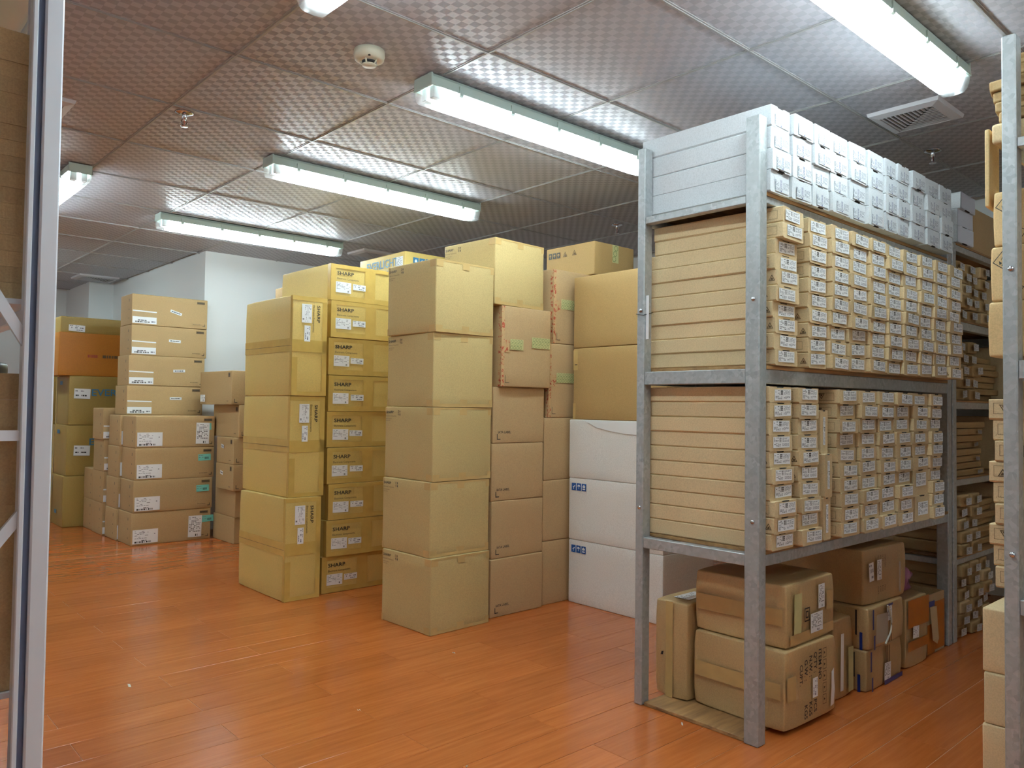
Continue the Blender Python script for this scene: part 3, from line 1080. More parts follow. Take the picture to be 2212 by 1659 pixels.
S2 = [(2.263, 4.118, 0.000, 0.0045, 0.213), (2.277, 4.099, 0.213, 0.0000, 0.212), (2.287, 4.101, 0.425, 0.0000, 0.211), (2.277, 4.105, 0.636, 0.0000, 0.212), (2.273, 4.109, 0.849, 0.004, 0.212), (2.277, 4.108, 1.060, -0.003, 0.213), (2.275, 4.110, 1.274, 0.0000, 0.221), (2.280, 4.098, 1.495, 0.006, 0.219), (2.275, 4.099, 1.713, 0.0179, 0.217)]
for i, (x, y, z, a, h) in enumerate(S2):
    w, d, hh = 0.570*U, 0.607*U, h*U
    o = carton('carton', 'yellowish logo carton lying flat, %s in the nine-carton stack' % level(i, 9), x*U, y*U, z*U, a, w, d, hh, M_SHARPY, 'yellowish cartons lying flat', dent=0.003, corner=0.006)
    D = (w, d, hh)
    j = random.uniform(-0.004, 0.004)
    lettering(o, 'SHARP', 'F', 0.036+j, hh-0.056, D, 0.0185, M_INK, 0.014, 1.28, name='brand_text')
    lettering(o, 'Electronic Components', 'F', 0.036+j, hh-0.080, D, 0.0098, M_INKB, 0.004, 0.98)
    put('shipping_label', paper('ship', 0.092, 0.056), o, 'F', 0.029+j, hh-0.148, D, random.uniform(-0.02, 0.02), 0.0013)
    put('part_label', paper('part', 0.078, 0.031), o, 'F', 0.130+random.uniform(-0.006, 0.003), hh-0.128+random.uniform(-0.004, 0.004), D, random.uniform(-0.03, 0.03), 0.0013)
    tape(o, 'F', 0.0, 0.0, 0.030, hh, D, M_TAPE_Y)
    tape(o, 'F', 0.205, 0.0, 0.065, hh, D, M_TAPE_Y)
    tape(o, 'F', 0.0, hh-0.022, w, 0.022, D, M_TAPE_Y, eps=0.0011)
    tape(o, 'F', 0.0, 0.0, w, 0.026, D, M_TAPE_Y, eps=0.0011)
    tape(o, 'L', d-0.03, 0.0, 0.03, hh, D, M_TAPE_Y)

# carton with blue lettering standing high behind them, on a hidden column
G = 'cartons behind the yellowish stack'
w, d, h = 0.42, 0.53, 0.36
for i in range(4):
    carton('carton', 'brown carton in the column under the blue-lettered carton, %s' % level(i, 6), 2.75, 4.035, i*0.392, 0.0, w, d, 0.392, M_BROWN, G)
o = carton('carton', 'yellow carton with blue capital lettering, behind the tan and yellowish stacks', 2.747, 4.032, 1.568, 0.0, w, d, 0.362, M_SHARPY, G)
D = (w, d, 0.362)
lettering(o, 'EVERLIGHT', 'L', 0.085, 0.362-0.082, D, 0.052, M_SKY, 0.010, 0.98, name='brand_text')
lettering(o, 'ELECTRONICS CO.,LTD', 'L', 0.09, 0.362-0.125, D, 0.022, M_SKY, 0.0)
put('shipping_label', paper('tall', 0.075, 0.075), o, 'L', 0.435, 0.362-0.105, D, 0.0, 0.0016)
for k in range(5):
    put('handling_mark', sheet('icon3', 0.042, 0.042, M_SKY), o, 'F', 0.06+k*0.048, 0.362-0.075, D, 0, 0.0012)
    put('handling_mark', poly_print('icon_b', [[(0.012, 0.012), (0.030, 0.012), (0.030, 0.024), (0.021, 0.032), (0.012, 0.024)]], M_LABEL), o, 'F', 0.06+k*0.048, 0.362-0.075, D, 0, 0.0016)
# another low stack behind, one corner showing
for i in range(4):
    carton('carton', 'brown carton hidden behind the nine-carton stack, %s' % level(i, 4), 2.273, 4.42, i*0.430, 0.0, 0.40, 0.4, 0.430, M_BROWN, G)

# --- far cartons by the white wall corner
def far_label_carton(x, y, z, a, w, d, h, label, group, style):
    o = carton('carton', label, x*U, y*U, z*U, a, w*U, d*U, h*U, M_FARTAN, group, dent=0.003)
    D = (w*U, d*U, h*U)
    W, hh = D[0], D[2]
    # printed block and corner mark
    put('printed_block', paper('num', 0.058, 0.018, [M_INKB, M_INK, M_INK]), o, 'F', W-0.080, hh-0.036, D, 0, 0.0012)
    put('corner_mark', poly_print('corner3', [[(0, 0), (0.018, 0), (0.018, 0.018), (0.014, 0.018), (0.014, 0.004), (0, 0.004)]], M_INK), o, 'F', W-0.036, 0.018, D, 0, 0.0013)
    put('printed_text', paper('num', 0.075, 0.012, [M_FARTAN, M_INKB, M_INKB]), o, 'F', W-0.115, 0.026, D, 0, 0.0012)
    if style == 'up':
        put('shipping_label', paper('strip', 0.165, 0.048), o, 'F', 0.005, 0.010, D, 0.0, 0.0013)
        put('label_strip', sheet('strip', 0.165, 0.009, M_LABEL), o, 'F', 0.005, 0.095, D, -0.02, 0.0013)
        put('kraft_panel', sheet('panel', 0.165, 0.036, M_KRAFT_D), o, 'F', 0.005, 0.058, D, 0, 0.0011)  # plain kraft panel between the label and its strip
        put('number_label', paper('num', 0.085, 0.020), o, 'F', 0.28+random.uniform(-0.03, 0.05), 0.10+random.uniform(-0.01, 0.03), D, random.uniform(-0.3, 0.05), 0.0014)
    else:
        put('shipping_label', paper('wide', 0.165, 0.094), o, 'F', 0.010, 0.012, D, 0.0, 0.0013)
        if style != 'low_plain':
            put('teal_label', paper('teal', 0.090, 0.046, [M_LABEL_T, M_INK, M_INK2]), o, 'F', W-(0.115 if style != 'low_both0' else 0.07), hh-0.10, D, 0.03, 0.0013)
        if style.startswith('low_both'):
            put('address_label', paper('tall', 0.094, 0.150), o, 'F', W-(0.135 if style == 'low_both3' else 0.160), 0.022, D, -0.02, 0.0015)
    for k in range(3):
        put('handling_mark', sheet('dot', 0.008, 0.020 if k == 0 else 0.010, M_INK), o, 'L', D[1]*0.75, hh*(0.75-0.28*k), D, 0, 0.0012)
    return o
A = [(1.892, 6.392, 0.000, 0.0071, 0.250), (1.899, 6.388, 0.250, 0.0053, 0.248), (1.909, 6.389, 0.498, 0.0084, 0.248), (1.907, 6.390, 0.746, 0.0019, 0.248)]
GA = 'long brown cartons by the wall corner'
for i, (x, y, z, a, h) in enumerate(A):
    far_label_carton(x, y, z, a, 0.609, 0.325, h, 'long brown carton with teal label by the far wall, %s of four' % level(i, 4), GA, ['low_both0', 'low', 'low', 'low_both3'][i])
B = [(1.875, 6.725, 0.0, 0.0, 0.249), (1.880, 6.725, 0.249, 0.004, 0.249), (1.885, 6.726, 0.498, 0.0, 0.249), (1.890, 6.728, 0.747, 0.0, 0.249),
     (1.937, 6.745, 0.996, 0.0089, 0.240), (1.945, 6.745, 1.236, -0.0042, 0.246), (1.960, 6.745, 1.482, 0.0092, 0.248), (1.958, 6.742, 1.730, -0.0022, 0.250)]
for i, (x, y, z, a, h) in enumerate(B):
    lb = 'long brown carton with tilted number label, %s of the four upper ones' % ['bottom', 'second from the bottom', 'third from the bottom', 'top'][i-4] if i > 3 else 'brown carton end behind the teal-labelled cartons, %s' % level(i, 8)
    far_label_carton(x, y, z, a, 0.609, 0.30, h, lb, GA, 'up' if i > 3 else 'low_plain')
for i in range(4):
    far_label_carton(1.862-0.012*(i == 3), 7.06, i*0.262, 0.0, 0.60, 0.30, 0.262, 'brown carton with white strip left of the tall far stack, %s' % level(i, 4), 'small brown cartons at far left', 'up')
for i in range(2):
    far_label_carton(1.868, 7.37, i*0.262, 0.0, 0.5, 0.29, 0.262, 'small brown carton in front of the blue-lettered olive cartons, %s of two' % ['lower', 'upper'][i], 'small brown cartons at far left', 'low_plain')

# right of them: narrower brown stack
R = [(2.530, 6.00, 0.000, 0.0, 0.42, 0.206), (2.530, 5.99, 0.206, -0.02, 0.42, 0.210), (2.500, 5.97, 0.416, -0.03, 0.37, 0.206), (2.500, 5.97, 0.622, -0.03, 0.36, 0.210), (2.535, 5.96, 0.832, 0.01, 0.50, 0.256), (2.470, 5.96, 1.088, 0.03, 0.60, 0.268)]
lab = ['on the floor', 'second from the floor', 'white sticker, third from the floor', 'white sticker, fourth from the floor', 'bulging, fifth from the floor', 'largest, on top']
for i, (x, y, z, a, d, h) in enumerate(R):
    o = carton('carton', 'brown carton left of the upright yellowish cartons, %s' % lab[i], x*U, y*U, z*U, a, 0.46*U, d*U, h*U, M_FARTAN, 'narrow brown stack in the middle distance', dent=0.004)
    D = (0.46*U, d*U, h*U)
    if i > 1:
        put('printed_block', paper('num', 0.03, 0.03, [M_INKB, M_INK, M_INK]), o, 'L', D[1]-0.055, D[2]-0.045, D, 0, 0.0013)
        put('corner_mark', poly_print('corner', [[(0, 0), (0.022, 0), (0.022, 0.004), (0.004, 0.004), (0.004, 0.026), (0, 0.026)]], M_INK), o, 'F', 0.02, 0.015, D, 0, 0.0014)
        put('printed_text', paper('num', 0.045, 0.016, [M_FARTAN, M_INKB, M_INKB]), o, 'L', D[1]-0.085, 0.018, D, 0, 0.0012)
    if i in (2, 3):
        put('number_label', paper('num', 0.05, 0.026), o, 'L', 0.09, D[2]-0.075, D, -0.15, 0.0014)
    if i == 5:
        put('shipping_label', paper('part', 0.085, 0.05), o, 'L', 0.01, 0.02, D, 0, 0.0014)

# olive cartons with blue lettering at far left
EV = [(1.710, 7.684, 0.000, -0.010, 0.445), (1.728, 7.691, 0.445, 0.020, 0.446), (1.735, 7.689, 0.891, 0.0024, 0.435)]
for i, (x, y, z, a, h) in enumerate(EV):
    w, d, hh = 0.60*U, 0.455*U, h*U
    o = carton('carton', 'olive carton with large blue lettering at far left, %s of three' % ['lowest', 'middle', 'uppermost'][i], x*U, y*U, z*U, a, w, d, hh, M_OLIVE, 'olive cartons with blue lettering', dent=0.004, corner=0.01)
    D = (w, d, hh)
    if i:
        lettering(o, 'EVERLIGHT', 'F', 0.155, hh*0.60, D, 0.052, M_SKY, 0.012, 1.15, name='brand_text')
        put('memo_label', paper('memo', 0.115, 0.078), o, 'F', 0.035 if i == 2 else 0.05, hh*0.54 if i == 2 else hh*0.40, D, -0.03, 0.0018)
    else:
        put('printed_mark', poly_print('tri', [[(0, 0), (0.05, 0), (0.05, 0.05)], [(0.055, 0.0), (0.06, 0.0), (0.06, 0.055), (0.055, 0.055)]], M_SKY), o, 'F', 0.15, 0.10, D, 0, 0.0014)
    tape(o, 'L', 0.0, 0.0, 0.03, hh, D, M_TAPE_Y)
    put('printed_mark', sheet('bar', 0.075, 0.03, M_SKY), o, 'L', 0.13, hh-0.07 if i else 0.09, D, 0, 0.0013)
w, d, h = 0.62*U, 0.42*U, 0.382*U
o = carton('carton', 'orange carton with a red and grey printed line, on the olive cartons', 1.650*U, 7.70*U, 1.326*U, 0.0, w, d, h, cardboard('orange_carton', rgb(176, 112, 40), rough=0.45), None)
D = (w, d, h)
put('printed_text', paper('num', 0.095, 0.070, [cardboard('orange_print_bg', rgb(176, 112, 40)), M_RED, M_RED]), o, 'F', 0.19, h*0.36, D, 0, 0.0013)
put('printed_text', paper('num', 0.20, 0.070, [MATS['orange_print_bg'], M_INKB, M_INKB]), o, 'F', 0.285, h*0.36, D, 0, 0.0013)
w, d, h = 0.6*U, 0.42*U, 0.14*U
o = carton('carton', 'dark olive carton with a white label, on the orange carton', 1.665*U, 7.73*U, 1.708*U, 0.0, w, d, h, M_OLIVE, None)
put('memo_label', paper('part', 0.115, 0.05), o, 'F', 0.055, 0.012, (w, d, h), -0.03, 0.0014)
for i in range(4):
    carton('carton', 'olive carton beside the white rack upright at far left, %s of four' % level(i, 4), 1.52, 7.62, i*0.40, 0.0, 0.45, 0.40, 0.40, M_OLIVE, 'olive cartons behind at far left', dent=0.004)

# ------------------------------------------------------------------ steel racks
def steel_rack(name, label, x0, y0, x1, y1, top, levels, posts=4, beam_h=0.042):
    """Galvanised rack: four square posts, a beam on each side of each level, a plywood shelf board on top of the beams."""
    o = empty(name, (x0, y0, 0))
    tag(o, label, 'rack', 'galvanised storage racks')
    w, d = x1-x0, y1-y0
    pw, pd = 0.042, 0.047
    for (px_, py_, ww, dd) in ((0, 0, pw, pd), (w-pw, 0, pw, pd), (0, d-0.030, pw, 0.030), (w-pw, d-0.030, pw, 0.030)):
        p = slab('post', o, px_, py_, 0.0, px_+ww, py_+dd, top, M_GALV, 0.003)
        for z in (0.35*top, 0.704*top):
            new_obj('bolt', lathe('bolt', [(0, -0.004), (0.006, -0.004), (0.006, 0.0), (0, 0.0)], M_CHROME, 8), p, (-0.0001, dd*0.4, z)).rotation_euler = (0, PI/2, 0)
    for (zb, zt, board) in levels:
        slab('beam', o, pw, 0.003, zb, w-pw, 0.033, zt, M_GALV, 0.002)
        slab('beam', o, pw, d-0.033, zb, w-pw, d-0.003, zt, M_GALV, 0.002)
        slab('beam', o, 0.004, pd, zb, 0.034, d-0.030, zt, M_GALV, 0.002)
        slab('beam', o, w-0.034, pd, zb, w-0.004, d-0.030, zt, M_GALV, 0.002)
        slab('shelf_board', o, pw+0.001, 0.001, zt, w-pw-0.001, d-0.001, board, M_PLY)
    return o
LEV = [(0.512, 0.547, 0.557), (1.048, 1.091, 1.103), (1.583, 1.606, 1.617)]
steel_rack('storage_rack', 'galvanised steel rack packed with small boxes, nearest post in the middle foreground', 2.060, 1.204, 3.597, 1.656, 1.840, LEV)

RK = bpy.data.objects['storage_rack']
for zz, tilt in ((1.285, 0.006),):
    new_obj('wire_tie', tube_mesh('wire_tie', [(-0.0015, 0.4205, zz-tilt), (-0.0015, 0.4535, zz), (0.0435, 0.4535, zz), (0.0435, 0.4205, zz+tilt), (-0.0015, 0.4205, zz-tilt+0.001)], 0.0014, M_BLACKP, 6), RK)
slab('paper_tag', RK, 0.010, 0.410, 1.20, 0.0106, 0.4215, 1.345, M_LABEL)

def tuck_box(w, d, h, mat, notch_low=False, seed=0):
    """Flat folding box: front panel with a dark finger notch at its lid edge; edges slightly out of true."""
    key = ('tuck', round(w, 3), round(d, 3), round(h, 4), mat.name, notch_low, seed)
    if key in CACHE:
        return CACHE[key]
    r = random.Random(seed+11)
    j = lambda s: r.uniform(-s, s)
    g, q = 0.0035, 0.0045
    a, b, c, e = 0.32*w, 0.36*w, 0.62*w, 0.66*w
    fy = [j(0.0014) for _ in range(4)]
    Z = (lambda z: h-z) if notch_low else (lambda z: z)
    k = 0.0042
    v = [(q, fy[0], Z(0)), (w-q, fy[1], Z(0)), (w, fy[1], Z(k)), (w, fy[2], Z(h-0.002)), (w-0.002, fy[2], Z(h)), (e, 0, Z(h)), (c, 0.0005, Z(h-g)), (b, 0.0005, Z(h-g)), (a, 0, Z(h)), (0.002, fy[3], Z(h)), (0, fy[3], Z(h-0.002)), (0, fy[0], Z(k)),
         (b, 0.006, Z(h)), (c, 0.006, Z(h)),
         (q, d, Z(0)), (w-q, d, Z(0)), (w, d, Z(k)), (w, d, Z(h-0.002)), (w-0.002, d, Z(h)), (0.002, d, Z(h)), (0, d, Z(h-0.002)), (0, d, Z(k))]
    f = [tuple(range(12)), (9, 8, 12, 13, 5, 4, 18, 19), (7, 6, 13, 12), (8, 7, 12), (6, 5, 13),
         (0, 14, 15, 1), (1, 15, 16, 2), (2, 16, 17, 3), (3, 17, 18, 4), (9, 19, 20, 10), (10, 20, 21, 11), (11, 21, 14, 0), (14, 21, 20, 19, 18, 17, 16, 15)]
    if notch_low:
        f = [tuple(reversed(p)) for p in f]
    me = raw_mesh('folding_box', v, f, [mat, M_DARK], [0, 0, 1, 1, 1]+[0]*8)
    CACHE[key] = me
    return me

def shelf_box(name, label, group, x, y, z, w, d, h, mat, kind, seed, notch_low=False, lab=True, lw=0.096, lh=0.033, side=False, yaw=0.0):
    o = new_obj(name, tuck_box(w, d, h-0.0005, mat, notch_low, seed % 5), None, (x, y, z), yaw)
    tag(o, label, 'box', group)
    D = (w, d, h)
    if lab == 'print':
        put('printed_panel', paper('white_print', min(0.086, w*0.72), 0.038, [mat, M_INK_W, M_BLUE_SOFT]), o, 'F', w*0.22+random.uniform(-0.004, 0.004), 0.006, D, 0, 0.0018)
    elif lab:
        flip = random.random() < 0.3
        u = random.uniform(0.010, 0.026) if not flip else w-lw-random.uniform(0.004, 0.012)
        v = (h-lh)*random.uniform(0.35, 0.75)
        put('paper_label', paper('reel_b' if flip else random.choice(('reel_a', 'reel_c')), lw, lh), o, 'F', u, v, D, random.uniform(-0.035, 0.035), 0.0018)
    if side:
        q = random.random()
        if q < 0.55:
            t = put('warning_print', esd_triangle(0.022), o, 'L', d-0.050 if q > 0.2 else d-0.028, h*0.28 if q < 0.3 else h*0.72, D, 0 if q < 0.3 else PI, 0.0010)
        elif q < 0.8:
            for k in range(3):
                put('recycling_print', poly_print('ring', [[(0.006*math.cos(t)+0.0, 0.006*math.sin(t)) for t in (a0, a0+1.2, a0+0.9)] for a0 in (0, 2.1, 4.2)], M_INKB), o, 'L', d-0.065+k*0.022, h*0.22, D, 0, 0.0010)
        if q > 0.3:
            put('printed_frame', poly_print('frame', frame_poly(0, 0, 0.05, 0.026, 0.0008), M_INKB), o, 'L', d-0.068, h*0.22, D, 0, 0.0009)
    return o
M_BLUE_SOFT = plain('soft_blue_ink', rgb(66, 70, 118), 0.6)
M_INK_W = plain('slate_ink', rgb(104, 106, 122), 0.6)

def place(start, end, k, n, spread):
    """Front faces stand a little prouder towards the far end of the shelf."""
    yf = 1.199-spread*k/(n-1.0)
    s = yf/1.204
    return start*s, end*s, yf

# white boxes on the top shelf: 4 rows x 11
WX = [2.112, 2.236, 2.369, 2.492, 2.629, 2.767, 2.910, 3.023, 3.140, 3.302, 3.450, 3.593]
rowname = ['bottom', 'second', 'third', 'top']
for c in range(11):
    xa, xb, yf = place(WX[c], WX[c+1], c, 11, 0.035)
    for r in range(4):
        lim = place(WX[c+1], 0, c+1, 11, 0.035)[0] if c < 10 else xb
        xb = min(xb, lim)
        w = min(0.126, xb-xa-0.006)
        x = xa+random.uniform(0, max(0.001, xb-xa-w-0.001))
        if c == 0:
            x = xa+0.001*r
        y = yf-0.004-random.uniform(0.0, 0.008)
        lb = 'white box in the %s row on the top shelf, %s along from the front post' % (rowname[r], ORD[c+1])
        shelf_box('white_box', lb, 'white boxes on the top shelf', x, y, 1.6178+r*0.0655, w, 0.478, 0.0655, M_WHITEC, None, c*4+r, notch_low=random.random() < 0.55, lab='print')

# kraft boxes, upper shelf: 10 rows x 10
KS = [2.130, 2.348, 2.490, 2.632, 2.789, 2.940, 3.082, 3.242, 3.393, 3.555]
KE = [2.272, 2.486, 2.630, 2.785, 2.938, 3.080, 3.238, 3.390, 3.550, 3.710]
shift = [0.004, 0.0, 0.003, 0.0, 0.004, 0.010, 0.006, 0.010, 0.022, 0.030]
rows10 = ['bottom', 'second', 'third', 'fourth', 'fifth', 'sixth', 'seventh', 'eighth', 'ninth', 'top']
starts = [place(KS[c], KE[c], c, 10, 0.06) for c in range(10)]
for c in range(10):
    xa, xb, yf = starts[c]
    lim = starts[c+1][0]-0.004 if c < 9 else 3.552
    w = min(0.139, min(xb, lim)-xa-0.006)
    for r in range(10):
        x = xa+(shift[r]*0.8 if c in (0,) else 0)+random.uniform(0, max(0.0005, min(lim-xa-w, 0.008)))
        y = yf-random.uniform(0.0, 0.012)-(0.016 if c == 0 and r > 7 else 0)
        lb = 'kraft box on the upper shelf, %s row up, %s column from front post' % (rows10[r], ORD[c+1])
        shelf_box('kraft_box', lb, 'kraft boxes on the upper shelf', x, y, 1.1038+r*(0.0476-0.0022*c/9), w, 0.458, 0.0476-0.0022*c/9, M_KRAFT, None, c*10+r, lab=True, side=(c < 2 or random.random() < 0.25), yaw=random.uniform(-0.005, 0.005) if c else shift[r]*0.8/0.458)

# kraft boxes, lower shelf: 10 rows x 8, two upright boxes between the second and third column
LS = [2.113, 2.276, 2.542, 2.702, 2.860, 3.004, 3.173, 3.334]
LE = [2.252, 2.413, 2.687, 2.844, 2.997, 3.158, 3.325, 3.456]
starts = [place(LS[c], LE[c], c, 8, 0.03) for c in range(8)]
for c in range(8):
    xa, xb, yf = starts[c]
    w = min(0.138, xb-xa-0.009)
    if c == 6:
        continue
    for r in range(10):
        x = xa+random.uniform(0, 0.004)+(0.006 if c == 1 and r in (7, 8) else 0)
        y = yf-random.uniform(0.0, 0.014)-(0.008 if r < 3 else 0)
        lb = 'kraft box on the lower shelf, %s row up, %s column from the front post' % (rows10[r], ORD[c+1])
        shelf_box('kraft_box', lb, 'kraft boxes on the lower shelf', x, y, 0.5578+r*0.0483, w, 0.458, 0.0483, M_KRAFT, None, c*10+r+3, lab=True, side=(c < 3), yaw=random.uniform(-0.003, 0.003))
xa, xb, yf = starts[6]
z = 0.5578
for r in range(8):
    tall = r < 2
    h = 0.0966 if tall else 0.0483
    lb = '%s kraft box in the lower-shelf seventh column from front post' % (['lower double-height', 'upper double-height'][r] if tall else ['lowest thin', 'second-lowest thin', 'third thin', 'fourth thin', 'fifth thin', 'top thin'][r-2])
    shelf_box('kraft_box', lb, 'kraft boxes on the lower shelf', xa+random.uniform(0, 0.004), yf-random.uniform(0, 0.012), z, 0.142, 0.458, h, M_KRAFT, None, r, lab=True, lh=0.05 if tall else 0.031)
    z += h
for k, (z, h, lb) in enumerate(((0.5578, 0.135, 'lower'), (0.693, 0.139, 'middle'), (0.832, 0.140, 'upper'))):
    o = new_obj('kraft_box', tuck_box(0.050, 0.44, h-0.0006, M_KRAFT, False, k), None, (2.418+0.002*k, 1.186-0.004*(k == 1)+0.012*(k == 2), z))
    tag(o, 'slim upright kraft box between second and third columns, lower shelf, %s one' % lb, 'box', 'kraft boxes on the lower shelf')
    put('paper_label', paper('reel_a', 0.090, 0.016), o, 'F', 0.014, h-0.022, (0.05, 0.44, h), -PI/2, 0.0018)

# ------------------------------------------------------------------ on the floor under the rack
pb = new_obj('plywood_board', soft_box('plywood_board', 0.48, 0.365, 0.012, M_PLY, 0.002, 5, 0.001, 0, 5), None, (2.068, 1.256, 0.0))
tag(pb, 'worn plywood board on the floor under the front parcels of the rack', 'board')

def parcel(label, x, y, z, yaw, w, d, h, bulge=0.003, mat=None, dent=0.006, corner=0.010):
    return carton('parcel_carton', label, x, y, z, yaw, w, d, h, mat or M_PARCEL, 'parcels under the rack', dent=dent, bulge=bulge, corner=corner, n=12, r=0.006)
w, d, h = 0.28, 0.128, 0.318
o = parcel('narrow tall parcel with a small tear, under the rack beside the back post', 2.170, 1.524, 0.0125, 0.012, w, d, h)
D = (w, d, h)
tape(o, 'L', d*0.36, 0.0, d*0.22, h, D, M_TAPE, eps=0.006)
put('tear', raw_mesh('tear', [(0, 0, 0), (0.010, 0.002, 0), (0.012, 0.014, 0), (0.004, 0.012, 0)], [(0, 1, 2, 3)], M_DARK), o, 'L', d*0.2, h*0.42, D, 0, 0.006)
put('shipping_label', paper('ship', 0.12, 0.06), o, 'T', 0.05, 0.03, D, 0, 0.0012)
w, d, h = 0.312, 0.327, 0.238
o = parcel('parcel lettered ITEM NO and CUFT, lower of two behind the front post', 2.183, 1.189, 0.0125, -0.030, w, d, h)
D = (w, d, h)
for s, u0, v0 in (('ITEM NO', 0.186, h-0.022), ("Q'TY :", 0.158, h-0.026), ('N.W. :', 0.130, h-0.032), ('G.W. :', 0.102, h-0.040), ('CUFT.', 0.074, h-0.050), ('PCS', 0.158, 0.068), ('KGS', 0.130, 0.066), ('KGS', 0.102, 0.062)):
    lettering(o, s, 'F', u0, v0, D, 0.0175, M_INK, 0.018, 0.95, -PI/2, eps=0.0072)
for k in range(5):
    put('handling_mark', poly_print('sq', frame_poly(0, 0, 0.030, 0.022, 0.0018)+[[(0.010, 0.006), (0.020, 0.006), (0.015, 0.016)]], M_INKB), o, 'F', 0.212, h-0.024-0.036*k, D, -PI/2, 0.0072)
put('shipping_label', paper('part', 0.060, 0.030), o, 'F', 0.150, h*0.56, D, -PI/2, 0.0076)
put('torn_tape', raw_mesh('torn_tape', [(0, 0, 0), (0.02, 0.004, 0), (0.026, 0.05, 0.001), (0.018, 0.09, 0.002), (0.022, 0.118, 0), (0.006, 0.108, 0), (0.002, 0.06, 0.002)], [(0, 1, 2, 3, 4, 5, 6)], M_LABEL), o, 'F', w-0.052, 0.022, D, 0, 0.0074)
tape(o, 'F', 0.004, h*0.38, 0.05, h*0.30, D, M_TAPE, eps=0.0066)
tape(o, 'L', 0.01, h*0.40, d-0.02, h*0.20, D, M_TAPE, eps=0.0062)
w, d, h = 0.312, 0.322, 0.192
o = parcel('shiny taped parcel with white labels, upper of two behind the front post', 2.206, 1.195, 0.251, 0.0104, w, d, h)
D = (w, d, h)
put('address_label', paper('tall', 0.042, 0.075), o, 'F', w*0.60, h*0.50, D, 0.0, 0.0076)
put('address_label', paper('tall', 0.080, 0.060), o, 'F', w*0.44, h*0.14, D, 0.0, 0.0072)
put('label_patch', sheet('patch', 0.046, 0.12, M_TAPE_G), o, 'F', w*0.10, h*0.22, D, -0.03, 0.0070)
put('handling_mark', poly_print('ringmark', frame_poly(0, 0, 0.034, 0.042, 0.004)+frame_poly(0.008, 0.010, 0.026, 0.032, 0.004), M_INK), o, 'F', w*0.31, h*0.36, D, 0, 0.0074)
tape(o, 'L', 0.01, h*0.36, d-0.02, h*0.26, D, M_TAPE, eps=0.0062)
tape(o, 'F', 0.015, h*0.05, w-0.03, 0.03, D, M_TAPE, eps=0.0040)
tape(o, 'F', w*0.80, h*0.42, w*0.14, h*0.32, D, M_TAPE, eps=0.0040)
w, d, h = 0.14, 0.30, 0.268
o = parcel('narrow parcel with white side strips, just behind the lettered parcel', 2.572, 1.226, 0.0, 0.0, w, d, h)
D = (w, d, h)
put('label_strip', sheet('patch2', 0.022, 0.19, M_LABEL), o, 'F', 0.035, 0.03, D, -0.02, 0.0074)
put('label_strip', sheet('patch3', 0.038, 0.15, M_TAPE_G), o, 'F', 0.095, 0.015, D, 0, 0.0070)
G4 = [(2.742, 1.189, 0.0, 0.012, 0.305, 0.142, 'parcel with blue tape strips on the floor, lowest of three stacked'),
      (2.752, 1.186, 0.142, 0.012, 0.305, 0.144, 'parcel with blue tape and a looped white cord, middle one of three under the rack'),
      (2.770, 1.215, 0.286, -0.050, 0.330, 0.196, 'tall bulging parcel with two white labels, on top of the blue-taped parcels')]
for i, (x, y, z, a, w, h, lb) in enumerate(G4):
    d = 0.34
    o = parcel(lb, x, y, z, a, w, d, h)
    D = (w, d, h)
    if i < 2:
        for (u0, v0, hh) in ((0.012, h*0.5, h*0.48), (0.022, 0.0, h*0.34)):
            tape(o, 'F', u0, v0, 0.012, hh, D, M_TAPE_B, eps=0.0074, name='blue_tape')
        tape(o, 'L', d-0.045, h*0.35, 0.006, h*0.6, D, M_INK, eps=0.0074, name='printed_line')
        tape(o, 'L', d-0.030, 0.0, 0.010, h*0.42, D, M_TAPE_B, eps=0.0074, name='blue_tape')
        for k in range(3):
            tape(o, 'F', w*0.46+k*0.014, 0.006, 0.007, h-0.012, D, M_INKB, eps=0.0070, name='printed_line')
    if i == 0:
        tape(o, 'F', w*0.42, 0.0, 0.16, 0.016, D, M_TAPE_B, eps=0.0078, name='blue_tape')
        put('shipping_label', paper('tall', 0.055, 0.060), o, 'F', w*0.42, 0.018, D, -0.05, 0.0074)
    if i == 1:
        put('pouch', sheet('pouch', 0.10, 0.10, M_FILM), o, 'F', 0.035, 0.02, D, -0.06, 0.0090)
        put('shipping_label', paper('tall', 0.045, 0.055), o, 'F', w*0.44, h-0.062, D, 0.05, 0.0076)
        tape(o, 'F', w*0.42, h-0.010, 0.055, 0.010, D, M_TAPE_B, eps=0.0080, name='blue_tape')
        pts = []
        for k in range(13):
            t = k/12
            pts.append((w*0.42+0.035*math.sin(t*PI)-0.08*max(0, t-0.75), -0.012, h-0.004-t*(h-0.012)))
        new_obj('cord', tube_mesh('cord', pts, 0.0032, M_CORD, 8), o)
    if i == 2:
        put('shipping_label', paper('part', 0.034, 0.066), o, 'F', w*0.10, h*0.42, D, 0.08, 0.0074)
        put('shipping_label', paper('tall', 0.034, 0.072), o, 'F', w*0.27, h*0.42, D, 0.0, 0.0074)
        for k in range(4):
            lettering(o, ('ITEM NO', "Q'TY", 'N.W.', 'G.W.')[k], 'F', w*0.44-k*0.017, h-0.026, D, 0.009, M_INKB, 0.0, 0.9, -PI/2, eps=0.0070)
            lettering(o, ('PCS', 'KGS', 'KGS', 'CUFT')[k], 'F', w*0.44-k*0.017, 0.060, D, 0.009, M_INKB, 0.0, 0.9, -PI/2, eps=0.0070)
        tape(o, 'F', w*0.78, 0.02, 0.012, 0.11, D, M_FILM, eps=0.0080, name='loose_film')
w, d, h = 0.200, 0.30, 0.262
o = parcel('upright parcel banded with orange tape, under the far part of the rack', 3.105, 1.200, 0.0, -0.02, w, d, h)
D = (w, d, h)
